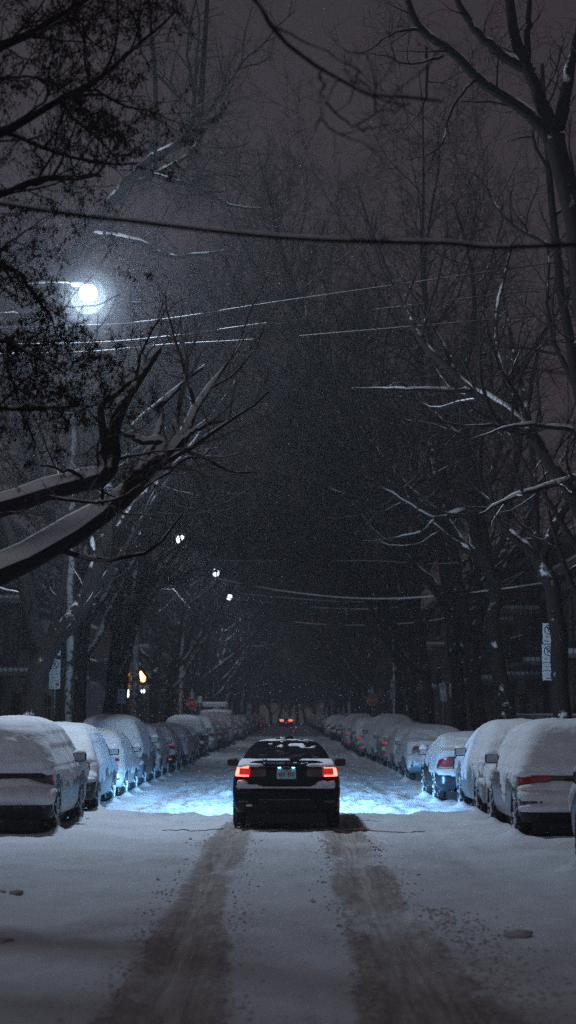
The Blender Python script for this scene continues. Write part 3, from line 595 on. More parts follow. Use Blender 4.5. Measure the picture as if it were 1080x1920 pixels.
park('sedan',1,47.4,3.34,'silver saloon with slanted red tail light and snow-thick roof, right row',L=4.8,H=1.46,paint='paint_blue',lights='wedge',seed=25,group=g,snow=S(roof=.12,rear=.06,zr=1.03,side=.03,zs=.62,ledges=[(.665,.84,.08)]))
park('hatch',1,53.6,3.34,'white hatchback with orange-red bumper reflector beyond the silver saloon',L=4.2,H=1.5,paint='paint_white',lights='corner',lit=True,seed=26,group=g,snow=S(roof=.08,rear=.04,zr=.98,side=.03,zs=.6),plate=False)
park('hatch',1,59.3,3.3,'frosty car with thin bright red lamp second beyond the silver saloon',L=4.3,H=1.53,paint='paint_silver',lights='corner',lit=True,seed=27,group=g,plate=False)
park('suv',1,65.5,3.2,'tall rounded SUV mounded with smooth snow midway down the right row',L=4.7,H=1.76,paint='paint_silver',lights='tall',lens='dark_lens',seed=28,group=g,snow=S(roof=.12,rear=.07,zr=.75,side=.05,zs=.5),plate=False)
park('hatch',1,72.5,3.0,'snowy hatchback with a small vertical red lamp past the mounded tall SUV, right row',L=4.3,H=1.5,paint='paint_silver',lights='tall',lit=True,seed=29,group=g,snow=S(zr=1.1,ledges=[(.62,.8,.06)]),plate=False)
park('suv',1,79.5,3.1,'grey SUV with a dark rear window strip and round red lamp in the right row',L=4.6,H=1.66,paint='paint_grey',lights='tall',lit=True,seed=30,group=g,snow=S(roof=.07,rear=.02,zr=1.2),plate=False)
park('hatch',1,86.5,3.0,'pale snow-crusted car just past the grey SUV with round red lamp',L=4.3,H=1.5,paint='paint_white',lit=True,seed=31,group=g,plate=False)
park('suv',1,93.5,3.1,'SUV with a flat snow slab on its roof near the right stop sign',L=4.7,H=1.8,paint='paint_brown',seed=32,group=g,plate=False)
# far rows: copies of low-detail cars
KM=None; protos=[]
for i,(kd,pt) in enumerate((('hatch','paint_silver'),('suv','paint_grey'),('sedan','paint_black'),('hatch','paint_brown'),('suv','paint_white'))):
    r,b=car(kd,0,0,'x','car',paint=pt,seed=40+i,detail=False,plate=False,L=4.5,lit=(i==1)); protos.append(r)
KM=kidmap(); used=set(); rr=np.random.default_rng(5)
for side in (-1,1):
    y=114. if side<0 else 112.; i=0
    while y<262:
        k=int(rr.integers(0,5)); p=protos[k]
        if k in used: o=copy_tree(p,None,KM)
        else: o=p; used.add(k)
        o.location=(side*(4.05+rr.uniform(-.1,.15)),y,0); o.rotation_euler=(0,0,RAD(rr.uniform(-1,1))); 
        sd='left' if side<0 else 'right'
        if y<135: o['label']=('first','second','third','fourth')[i]+f' small snowy car beyond the {"white van" if side<0 else "roof-slab SUV"} in the {sd} parked row'; o['group']=g
        else: o['label']=f'dim snow-covered car fading into the haze far down the {sd} kerb'; o['group']=f'far cars along the {sd} kerb'
        y+=rr.uniform(5.6,7.0); i+=1
# the far car driving ahead
r,b=car('sedan',0,0,'tiny distant car with two glowing red tail lights at the end of the street','car',paint='paint_black',seed=60,detail=False,plate=False,name='distant_car',L=4.5,lights='none'); r.location=(-.05,236,0)
for sg in (-1,1):
    feat(b.rearp,'tail_light',M['tail_lit'],r,.36,.86,.84,.98,off=.02,sgn=sg)
# ------------------------------------------------------------------ road, ground
ys=[3.]; 
while ys[-1]<330: ys.append(ys[-1]*1.0042+ .0)
ys=np.array(ys); xs=np.concatenate([np.linspace(-7.4,-2.2,80),np.linspace(-2.2,2.2,121)[1:],np.linspace(2.2,7.4,80)[1:]])
X,Y=np.meshgrid(xs,ys)
far=sst(29,34,Y)
wv=.06*np.sin(Y*.22)+.05*fbm(X*0,Y*.15,2,4)
cl=-.82+wv-.10*sst(16,10,Y)*0; cr=.93+wv*.8
wid=.15+.10*sst(18,10,Y)
tl=np.exp(-np.abs((X-cl)/wid)**3); trk=np.exp(-np.abs((X-cr)/(wid+.05))**3)
trm=np.maximum(tl,trk)
n1=fbm(X*.55,Y*.3,4,1); n2=fbm(X*3.2,Y*1.6,4,2); n3=fbm(X*11,Y*7,3,3); nl=vn(X*26,Y*.5,5)-.5; n4=fbm(X*1.3,Y*.55,4,6)
edge=np.exp(-((np.abs(X-cl)-wid*1.15)/.12)**2)+np.exp(-((np.abs(X-cr)-(wid+.05)*1.15)/.12)**2)
Zr=.045*n1+.016*n2*(1-trm)+.012*n3*sst(.1,.5,np.abs(n4)+.2)+.02*np.exp(-((Y-23)/2.5)**2)*fbm(X*.9,Y*2.2,4,12)*2
Zr+= -.022*trm+trm*(.018*n2+.018*n3+.026*nl)+edge*(.006+.030*n3+.012*n2)
road=sst(3.3,2.6,np.abs(X)+.25*n4)
Zr+= far*road*(.085*n4+.055*n2+.016*n3)+ (1-far)*.012*n2*sst(1.3,2.6,np.abs(X))
old=np.exp(-((X+2.15+.1*n1)/.16)**2)+np.exp(-((X-2.35+.1*n1)/.16)**2); Zr-=.02*old*sst(15,22,Y)
A=np.abs(X); Zr+=.055*sst(2.75,3.35,A+.25*n4)+ .03*n4*sst(3,3.6,A)
Zr+=.30*np.exp(-((A-6.15+.15*n4)/.38)**2)*(1+.5*n4)+.14*sst(6.0,6.6,A)
Zr+=.028*np.exp(-((Y-24.8-.35*n4*2-.03*X)/.5)**2)*(.6+n1)
for (wx,wy) in WH:
    i0,i1=np.searchsorted(ys,[wy-1.6,wy+1.6]); sl=slice(i0,i1); dx=X[sl]-wx; dy=Y[sl]-wy
    Zr[sl]+=.12*np.exp(-(dx/.11)**2-((dy+.25)/.22)**2)
sg_=np.maximum(np.exp(-((X-cl)/(wid*1.2))**2),np.exp(-((X-cr)/(wid*1.2+.08))**2)); slush=np.clip(sg_*(.70+.35*n1+.5*n2+.5*nl)*(1-.72*far),0,1)+.25*np.clip(n4,0,1)*sst(2.6,1.2,np.abs(X))*(1-far)
slush=np.maximum(slush,.45*sst(.12,.5,n4)*far*road)
slush=np.maximum(slush,.30*sst(.0,.5,fbm(X*.8,Y*.5,4,8))*np.exp(-((Y-23.0)/2.2)**2))
V=np.stack([X,Y,Zr],-1).reshape(-1,3); Fq=gridfaces(len(ys),len(xs),False)[:,::-1]
m=bpy.data.materials.new('road_snow'); m.use_nodes=True; nt=m.node_tree; N=nt.nodes; Lk=nt.links; b=N['Principled BSDF']; b.inputs['Roughness'].default_value=.85; b.inputs['Specular IOR Level'].default_value=.2
at=N.new('ShaderNodeAttribute'); at.attribute_name='slush'; tc=N.new('ShaderNodeTexCoord')
no=N.new('ShaderNodeTexNoise'); no.inputs['Scale'].default_value=14; no.inputs['Detail'].default_value=8; no.inputs['Roughness'].default_value=.7; Lk.new(tc.outputs['Object'],no.inputs['Vector'])
ad=N.new('ShaderNodeMath'); ad.operation='MULTIPLY_ADD'; ad.inputs[1].default_value=1.25; Lk.new(no.outputs['Fac'],ad.inputs[0]); Lk.new(at.outputs['Fac'],ad.inputs[2])
mr=N.new('ShaderNodeMapRange'); mr.inputs['From Min'].default_value=.74; mr.inputs['From Max'].default_value=1.42; Lk.new(ad.outputs[0],mr.inputs['Value'])
rp=N.new('ShaderNodeValToRGB'); e=rp.color_ramp.elements; e[0].color=(.74,.79,.86,1); e[1].color=(.53,.495,.49,1); q=e.new(.35); q.color=(.63,.63,.66,1); q=e.new(.8); q.color=(.50,.465,.455,1)
Lk.new(mr.outputs[0],rp.inputs[0])
n5=N.new('ShaderNodeTexNoise'); n5.inputs['Scale'].default_value=.7; n5.inputs['Detail'].default_value=4; Lk.new(tc.outputs['Object'],n5.inputs['Vector'])
mm=N.new('ShaderNodeMix'); mm.data_type='RGBA'; mm.blend_type='MULTIPLY'; mm.inputs['Factor'].default_value=1
r5=N.new('ShaderNodeValToRGB'); r5.color_ramp.elements[0].position=.3; r5.color_ramp.elements[0].color=(.84,.82,.82,1); r5.color_ramp.elements[1].position=.7; Lk.new(n5.outputs['Fac'],r5.inputs[0])
Lk.new(rp.outputs[0],mm.inputs['A']); Lk.new(r5.outputs[0],mm.inputs['B']); Lk.new(mm.outputs['Result'],b.inputs['Base Color'])
a2=N.new('ShaderNodeAttribute'); a2.attribute_name='churn'; n7=N.new('ShaderNodeTexNoise'); n7.inputs['Scale'].default_value=11; n7.inputs['Detail'].default_value=9; n7.inputs['Roughness'].default_value=.75; Lk.new(tc.outputs['Object'],n7.inputs['Vector'])
a3=N.new('ShaderNodeMath'); a3.operation='MULTIPLY_ADD'; a3.inputs[1].default_value=.36; Lk.new(a2.outputs['Fac'],a3.inputs[0]); Lk.new(n7.outputs['Fac'],a3.inputs[2])
m7=N.new('ShaderNodeMapRange'); m7.inputs['From Min'].default_value=.72; m7.inputs['From Max'].default_value=.84; Lk.new(a3.outputs[0],m7.inputs['Value'])
x7=N.new('ShaderNodeMix'); x7.data_type='RGBA'; x7.inputs['B'].default_value=(.38,.345,.335,1); Lk.new(m7.outputs[0],x7.inputs['Factor']); Lk.new(mm.outputs['Result'],x7.inputs['A']); Lk.new(x7.outputs['Result'],b.inputs['Base Color'])
mp8=N.new('ShaderNodeMapping'); mp8.inputs['Scale'].default_value=(24,.8,1); Lk.new(tc.outputs['Object'],mp8.inputs['Vector']); n8=N.new('ShaderNodeTexNoise'); n8.inputs['Scale'].default_value=1; n8.inputs['Detail'].default_value=3; Lk.new(mp8.outputs[0],n8.inputs['Vector'])
m8=N.new('ShaderNodeMapRange'); m8.inputs['From Min'].default_value=.35; m8.inputs['From Max'].default_value=.65; m8.inputs['To Min'].default_value=.66; m8.inputs['To Max'].default_value=1.22; Lk.new(n8.outputs['Fac'],m8.inputs['Value'])
x8=N.new('ShaderNodeMix'); x8.data_type='RGBA'; x8.blend_type='MULTIPLY'; Lk.new(at.outputs['Fac'],x8.inputs['Factor']); Lk.new(x7.outputs['Result'],x8.inputs['A']); Lk.new(m8.outputs[0],x8.inputs['B']); Lk.new(x8.outputs['Result'],b.inputs['Base Color'])
n6=N.new('ShaderNodeTexNoise'); n6.inputs['Scale'].default_value=45; n6.inputs['Detail'].default_value=6; Lk.new(tc.outputs['Object'],n6.inputs['Vector'])
bp=N.new('ShaderNodeBump'); bp.inputs['Strength'].default_value=.8; bp.inputs['Distance'].default_value=.018; Lk.new(n6.outputs['Fac'],bp.inputs['Height']); Lk.new(bp.outputs[0],b.inputs['Normal'])
M['road']=m
o=mesh('road',V,Fq,M['road']); ch_=np.clip((np.exp(-((np.abs(X-cl)-wid*1.2)/.15)**2)+np.exp(-((np.abs(X-cr)-wid*1.35-.05)/.17)**2))*(1+.9*n1+.6*n2)*(1-.8*far)+.35*trm*(1-far),0,1); at=o.data.attributes.new('churn','FLOAT','POINT'); at.data.foreach_set('value',ch_.astype(np.float32).ravel()); at=o.data.attributes.new('slush','FLOAT','POINT'); at.data.foreach_set('value',slush.astype(np.float32).ravel()); tag(o,'snow-covered street with brown slushy tyre tracks',None,kind='structure')
def hz(x,y):
    i=np.clip(np.searchsorted(ys,y),0,len(ys)-1); j=np.clip(np.searchsorted(xs,x),0,len(xs)-1); return float(Zr[i,j])
mb=MB(); V=[(-900,-40,.06),(900,-40,.06),(900,1800,.06),(-900,1800,.06)]
V=[(sx*x_,y_,z_) for sx in (-1,) for x_,y_,z_ in ()] or V
mb.add([(-900,-40,-.14),(900,-40,-.14),(900,1800,-.14),(-900,1800,-.14)],[(0,1,2,3)]); tag(mb.build('ground',M['snow']),'snowy ground of the whole neighbourhood',None,kind='structure')
for sg in (-1,1):
    gx=np.linspace(7.3,13,16); gy=np.linspace(-10,340,500); XX,YY=np.meshgrid(gx,gy); ZZ=.10+.10*fbm(XX*.8,YY*.5,4,9+sg)-.05*(XX<7.5)
    V=np.stack([sg*XX,YY,ZZ],-1).reshape(-1,3); Fq=gridfaces(500,16,False); Fq=Fq[:,::-1] if sg>0 else Fq
    tag(mesh('sidewalk',V,Fq,M['snow']),('left' if sg<0 else 'right')+' pavement under deep snow',None,kind='structure')
# clods thrown up by tyres
rng=np.random.default_rng(2); mb=MB()
for k in range(1300):
    y=10*math.exp(rng.random()**1.4*1.0); sidec=rng.choice([-1,1]); c=-.82 if sidec<0 else .93
    x=c+rng.choice([-1,1])*(.30+abs(rng.normal(0,.14)))+.06*math.sin(y*.22); s=rng.uniform(.005,.016)*(1.8 if rng.random()<.05 else 1)
    mb.ico((x,y,hz(x,y)+s*.15),(s,s,s*.8),rng)
for k in range(700):
    y=10.2+rng.random()**1.3*7; x=1.35+.10*(16-y)/5+abs(rng.normal(0,.30)); s=rng.uniform(.005,.016); mb.ico((x,y,hz(x,y)+s*.1),(s*1.4,s*1.2,s*.8),rng)
m=mat('slush_clod',(.42,.40,.40),.9,noise=((.5,.49,.5),9.)); tag(mb.build('slush_clods',m),'brown clods of slush thrown beside the tyre tracks',None,kind='stuff')
mb=MB(); lx,ly=2.0,15.0; mb.ico((lx,ly,hz(lx,ly)+.02),(.13,.12,.04),rng); o=mb.build('slush_lump',m,smooth=True); tag(o,'lone flat dark lump of frozen slush on the clean snow right of the tracks','lump')
for (px,d) in ((30,18.3),(12,14.9)):
    x=(px-537)/F*d; mb=MB()
    for q in range(3): mb.ico((x+rng.normal(0,.08),d+rng.normal(0,.1),hz(x,d)+.01),(.10,.14,.025),rng)
    tag(mb.build('slush_lump',m,smooth=True),('small' if d>16 else 'larger')+' dark slush crumble at the left edge of the foreground snow','lump')
# hose across the road behind the moving car
pts=[]
for i in range(90):
    x=-2.05+4.3*i/89; pts.append((x,28.15+.22*math.sin(x*2.3)+.10*math.sin(x*6+1),hz(x,28.15)+.010))
mb=MB(); mb.tube(pts,.007,6); tag(mb.build('rubber_hose',M['hose'],smooth=True),'thin dark wavy hose lying across the snow right behind the driving car','hose')
# ------------------------------------------------------------------ writing
def text_verts(s,size,c,rz=0):
    cu=bpy.data.curves.new('t','FONT'); cu.body=s; cu.size=size; cu.align_x='CENTER'; cu.align_y='CENTER'; cu.resolution_u=2; cu.extrude=.0015
    ob=bpy.data.objects.new('t',cu); me=ob.to_mesh(); V=[(c[0]+v.co.x,c[1]-v.co.z,c[2]+v.co.y) for v in me.vertices]; Fq=[tuple(p.vertices) for p in me.polygons]
    ob.to_mesh_clear(); bpy.data.objects.remove(ob); bpy.data.curves.remove(cu); return V,Fq
def ringv(c,r,w,n=28):
    V=[];Fq=[]
    for k in range(n):
        a=2*pi*k/n
        for q in (r,r-w): V.append((c[0]+q*math.cos(a),c[1],c[2]+q*math.sin(a)))
    for k in range(n): Fq.append((2*k,2*k+1,2*((k+1)%n)+1,2*((k+1)%n)))
    return V,Fq
def parking_panel(root,w,h,zc,lines,arrow,dx=0,y=-.045,tilt=0):
    """one panel: P struck through in a ring, hours, small red square, arrow"""
    mb=MB(); mb.box((0,0,0),(w,.004,h),bev=.0015); o=mb.build('sign_panel',M['sign_white'],root); o.location=(dx,y,zc); o.rotation_euler=(0,tilt,0)
    ink=MB(); r=w*.37; zt=h/2-r-.035; ink.add(*ringv((0,-.004,zt),r,r*.17)); V,Fq=text_verts('P',r*1.5,(0,-.0035,zt)); ink.add(V,Fq)
    a=r*.62; ink.add([(-a-.008,-.0052,zt+a-.008),(-a+.008,-.0052,zt+a+.008),(a+.008,-.0052,zt-a+.008),(a-.008,-.0052,zt-a-.008)],[(0,1,2,3)])
    z=zt-r-.055
    for s in lines:
        V,Fq=text_verts(s,w*.18,(0,-.0035,z)); ink.add(V,Fq); z-=w*.30
    if arrow:
        za=-h/2+.045; ink.box((0,-.004,za),(w*.5,.002,.014)); s=arrow; ink.add([(s*w*.25,-.005,za+.026),(s*w*.36,-.005,za),(s*w*.25,-.005,za-.026)],[(0,1,2)])
    ink.build('black_lettering',M['sign_ink'],o)
    if arrow:
        mb=MB(); mb.box((w*.24,-.004,-h/2+.12),(w*.30,.002,.085)); mb.build('red_square',M['sign_red'],o)
        mb=MB(); 
        for k in range(3): mb.box((-w*.18,-.004,-h/2+.09+.03*k),(w*.34,.002,.010))
        mb.build('small_print',M['sign_bluegreen'],o)
    return o
def post(root,x,h,r=.024):
    mb=MB(); mb.tube([(x,0,-.1),(x,0,h)],r,8); mb.build('post',M['metal'],root,smooth=True)
def parking_sign(px,d,label,panels,postdx=.0,posth=3.6):
    x=(px-537)/F*d; r=empty('parking_sign',(x,d,.1),0,label,'street sign','parking restriction signs'); post(r,postdx,posth)
    for p in panels: parking_panel(r,*p)
T1=['7h - 15h','LUN à VEN','9h - 23h','SAM et DIM']; T2=['15h - 22h','LUN à VEN','9h - 23h','SAM et DIM']; T3=['7h - 8h','MAR - VEN']
parking_sign(105,47,'pair of no-parking panels with hours on the left pavement by the forked tree',[(.30,.80,2.86,T1,-1),(.30,.48,3.60,T3,0)],posth=3.9)
parking_sign(1027,38.5,'pair of no-parking panels with hours at the far right beside a leaning trunk',[(.30,.80,2.93,T2,1,0),(.30,.46,3.58,T3,0,.02)],postdx=.10,posth=3.9)
parking_sign(829,68,'slim tilted no-parking panel with a red square between two trunks on the right',[(.24,.70,2.62,['9h-23h'],-1,0,-.045,RAD(-5))],posth=3.1)
parking_sign(848,68.5,'squarish no-parking panel with bluish lower half beside the tilted slim panel',[(.30,.50,2.70,T3,0,0,-.045,RAD(-3))],posth=3.1)
parking_sign(735,97,'stacked pale no-parking panels on the pole past the stop sign, right side',[(.27,.60,2.85,['9h-23h'],1),(.27,.42,3.42,T3,0)],posth=3.8)
parking_sign(230,64,'small dim no-parking panel over the blue-lit SUV on the left',[(.29,.52,2.42,T3,0)],posth=2.8)
def stop_sign(px,d,label,z=2.37,extra=()):
    x=(px-537)/F*d; r=empty('stop_sign',(x,d,.1),0,label,'stop sign'); post(r,0,z+.85,.03); R_=.36
    def octo(R,y0,y1):
        V=[(R*math.cos(pi/8+k*pi/4),y0,R*math.sin(pi/8+k*pi/4)) for k in range(8)]+[(R*math.cos(pi/8+k*pi/4),y1,R*math.sin(pi/8+k*pi/4)) for k in range(8)]
        return V,[tuple(range(8)),tuple(range(15,7,-1))]+[(k,8+k,8+(k+1)%8,(k+1)%8) for k in range(8)]
    mb=MB(); mb.add(*octo(R_,-.048,-.042)); o=mb.build('white_border',M['sign_white'],r); o.location.z=z
    mb=MB(); mb.add(*octo(R_-.03,-.053,-.046)); o2=mb.build('red_face',M['sign_red'],r); o2.location.z=z
    mb=MB(); V,Fq=text_verts('ARRÊT',.245,(0,-.055,0)); mb.add(V,Fq); o3=mb.build('lettering',M['sign_white'],o2)
    for (dx,dz,w,h) in extra:
        mb=MB(); mb.box((dx,-.045,z+dz),(w,.006,h),bev=.002); mb.build('name_plate',M['sign_bluegreen'],r)
stop_sign(361,103,'red ARRÊT stop sign half behind the pole at the left corner',2.40,extra=((0,.52,.24,.26),))
stop_sign(697,104,'red ARRÊT stop sign half behind a thin trunk at the right corner',2.60,extra=((-.1,.52,.35,.2),))
for (px,py,d,w,h,lb) in ((341,1308,103.5,.28,.45,'small teal panel just left of the left-hand corner pole'),(375,1312,106,.26,.40,'small mottled panel right of the left stop sign'),(741,1292,99,.22,.42,'small bright teal panel behind the stacked pale parking panels'),(454,1325,150,.2,.5,'tiny pale blue sign far down the left side')):
    x,y,z=P(px,py,d); r=empty('small_sign',(x,y,.1),0,lb,'street sign'); post(r,0,z-.1+h/2,.025); mb=MB(); mb.box((0,-.04,z-.1),(w,.005,h),bev=.002); mb.build('sign_panel',M['sign_bluegreen'] if d!=106 else M['sign_white'],r)
    mb=MB(); mb.add(*ringv((0,-.046,z-.1+h*.1),w*.3,w*.07)); mb.build('ring_mark',M['sign_ink'],r)
# ------------------------------------------------------------------ utility poles, lamps, wires
def pole(x,y,h,label,lamp=None,trans=False,r=.15,energy=0,rl=.3,el=1.):
    rt=empty('utility_pole',(x,y,.05),0,label,'utility pole','utility poles'); mb=MB()
    hh=np.linspace(-.2,h,9); mb.tube([(.02*math.sin(k*2.1),0,k) for k in hh],np.linspace(r*1.15,r*.75,9),14); mb.build('pole_shaft',M['wood_pole'],rt,smooth=True)
    mb=MB(); mb.box((0,-.13,h-.5),(2.0,.09,.11)); 
    mb.build('crossarm',M['wood_pole'],rt)
    mb=MB()
    for k in (-.85,-.45,.45,.85): mb.cyl((k,-.13,h-.37),.035,.14,8)
    mb.build('insulator',M['black_plastic'],rt)
    mb=MB(); mb.box((0,-.13,h-.43),(1.9,.08,.035)); mb.build('snow_cover',M['snow'],rt)
    if trans:
        mb=MB(); mb.cyl((.0,-.38,h-1.8),.24,.85,18); mb.cyl((0,-.38,h-1.35),.18,.08,14); mb.cyl((.08,-.38,h-1.24),.03,.2,8); mb.cyl((-.08,-.38,h-1.24),.03,.2,8); mb.build('transformer',M['metal'],rt,smooth=False)
    if lamp:
        lx,ly,lz=lamp; lr=empty('street_lamp',(x,y,lz),0,f'white LED street lamp on a bracket from the {label.split(" pole")[0]} pole','street lamp','white street lamps')
        dx=lx-x; n=12; pts=[(dx*t,(ly-y)*t,.15+.55*math.sin(t*pi*.55)-.28*t) for t in np.linspace(.02,1,n)]; z1=pts[-1][2]; pts=[(a,b_,c-z1+rl*.9) for a,b_,c in pts]
        mb=MB(); mb.tube(pts,.03,8); mb.build('bracket_arm',M['iron'],lr,smooth=True)
        mb=MB(); mb.box((dx-.12,ly-y,rl*.9),(.42,.22,.07),bev=.025); mb.build('lamp_head',M['iron'],lr)
        mb=MB(); V=[]; nn=16
        for j in range(9):
            for i in range(nn): ph=-pi/2*.6+j/8*pi/2*1.58; V.append((dx+rl*math.cos(ph)*math.cos(2*pi*i/nn),ly-y+rl*math.cos(ph)*math.sin(2*pi*i/nn),-.02-rl*math.sin(ph)))
        Fq=[(j*nn+i,j*nn+(i+1)%nn,(j+1)*nn+(i+1)%nn,(j+1)*nn+i) for j in range(8) for i in range(nn)]+[tuple(range(nn))[::-1]]; mb.add(V,Fq); mb.build('lamp_lens',M['lamp'],lr,smooth=True)
        big=energy>1000; ld=bpy.data.lights.new('street_lamp_light','POINT' if big else 'SPOT'); ld.energy=energy
        if not big: ld.spot_size=RAD(168); ld.spot_blend=.35
        ld.color=(.66,.82,1); ld.shadow_soft_size=.34 if big else .15
        lo=bpy.data.objects.new('street_lamp_light',ld); COL.objects.link(lo); lo.parent=lr; lo.location=(dx,ly-y,-.08-(.06 if big else rl))
    return rt
L1=P(165,547,31); L2=P(339,1011,74); L3=P(405,1073,103); L4=P(430,1119,131)
pole(-6.4,31.2,11.3,'nearest wooden pole beyond the left edge holding the brightest lamp',L1,energy=2900,rl=.17)
pole(-6.3,50,11.2,'tall wooden pole rising beside the left parking panels')
pole(-6.52,74,10.8,'wooden pole with a drum transformer holding the second lamp',L2,trans=True,energy=600,rl=.19)
pole(-6.3,103,11.5,'bluish wooden pole at the corner beside the left stop sign',L3,energy=500,rl=.22)
pole(-6.3,132,11.5,'far left wooden pole holding the smallest lamp',L4,energy=450,rl=.22)
pole(6.6,104,10,'wooden pole on the right-hand corner')
def wire(name,pts,r,label,snow=1.,n=40,seed=1,group='overhead wires'):
    q=resample([tuple(p)+(0,) for p in pts],n)[:,:3]; mb=MB(); mb.tube(q,r,8); o=mb.build(name,M['cable'],smooth=True,origin=tuple(q[0])); tag(o,label,'cable',group)
    if snow:
        rng=np.random.default_rng(seed); q2=resample([tuple(p)+(0,) for p in pts],n*4)[:,:3]; c=q2.copy(); c[:,2]+=r*.9; t=np.arange(len(c)); nz=vn(t*.11,t*0+seed,1)
        rad=np.where(nz>.30,r*snow*(.95+.9*nz),.0006); mb=MB(); mb.tube(c-q[0],rad,6); mb.build('snow_strip',M['tree_snow'],o,smooth=True)
a=P(-60,372,9.4);b_=P(540,446,9.2);c=P(1150,454,9.6)
wire('cable_bundle',[(a[0]-5,10,a[2]+1.0),a,P(250,415,9.3),b_,P(820,455,9.3),c,(c[0]+5,10,c[2]+.5)],.0125,'thick blurred snow-topped cable sagging across the top third of the picture',.45,60,3)
LB=['highest','middle','lowest']
for i,(y0,y1,y2,y3) in enumerate(((612,598,560,470),(645,631,598,520),(662,646,630,575))):
    wire('overhead_wire',[P(-140,y0+3,33),P(150,y0-2,33),P(310,y1,33.3),P(560,y2,34),P(1200,y3,36)],.010,f'{LB[i]} of the three snow-lit wires strung under the brightest lamp',.4,40,5+i)
wire('overhead_wire',[(-6.3,74,9.4),P(225,1045,70),P(330,1068,66),P(540,1110,60),P(760,1122,54),P(1090,1080,48),(9.5,46,6.5)],.016,'long bright sagging wire crossing the whole street at mid height',1.2,60,11)
wire('overhead_wire',[(-6.3,74,9.0),P(400,1050,66),P(680,1052,58),P(900,1048,52),(9.5,48,8)],.009,'faint level wire just above the long sagging wire',.8,40,12)
for i,(ya,yb,yc) in enumerate(((1102,1122,1128),(1113,1135,1142),(1140,1166,1172))):
    wire('overhead_wire',[(-6.3,103,10.6-.5*i),P(385,ya,98),P(545,yb,88),P(700,yc,80),P(860,yc-20,74),(9.5,68,7.5)],.014,f'{LB[i]} of the three snowy wires below the third lamp',1.1,40,15+i)
# warm lantern, small lights
x,y,z=P(268,1268,95); r=empty('lantern_post',(x,y,.1),0,'garden lantern post glowing warm orange between the left trunks','lantern'); mb=MB(); mb.tube([(0,0,-.1),(0,0,z-.45)],.04,8); mb.box((0,0,z-.43),(.24,.24,.05)); mb.build('post',M['iron'],r)
mb=MB(); 
for k,(rr_,zz_) in enumerate(((.10,-.32),(.17,0),(.05,.12))): pass
mb.tube([(0,0,z-.40),(0,0,z-.1),(0,0,z+.15),(0,0,z+.22)],[.10,.17,.19,.05],10); mb.build('lantern_glass',M['warm'],r,smooth=True)
mb=MB(); mb.tube([(0,0,z+.22),(0,0,z+.30),(0,0,z+.42)],[.22,.14,.02],8); mb.build('lantern_cap',M['iron'],r)
ld=bpy.data.lights.new('lantern_light','POINT'); ld.energy=30; ld.color=(1,.45,.15); ld.shadow_soft_size=.15; lo=bpy.data.objects.new('lantern_light',ld); COL.objects.link(lo); lo.parent=r; lo.location=(0,-.3,z-.1)
x,y,z=P(268,1296,99); r=empty('wall_light',(x,y,z),0,'small round white light just below the orange lantern','lamp'); mb=MB(); mb.tube([(0,0,-.11),(0,0,-.06),(0,0,.06),(0,0,.11)],[.04,.11,.11,.04],10); mb.build('lamp_globe',M['coolwin'],r,smooth=True); mb=MB(); mb.box((0,.18,0),(.08,.3,.06)); mb.tube([(0,.3,-z+.1),(0,.3,.1)],.03,6); mb.build('bracket',M['iron'],r)
x,y,z=P(239,1300,90); r=empty('wall_light',(x,y,z),0,'narrow upright bluish lamp at the end of the pale low building','lamp'); mb=MB(); mb.tube([(0,0,-.2),(0,0,-.1),(0,0,.1),(0,0,.2)],[.05,.08,.08,.05],10); mb.build('lamp_tube',M['coolwin'],r,smooth=True); mb=MB(); mb.box((-.1,.05,0),(.3,.05,.06)); mb.build('bracket',M['iron'],r)
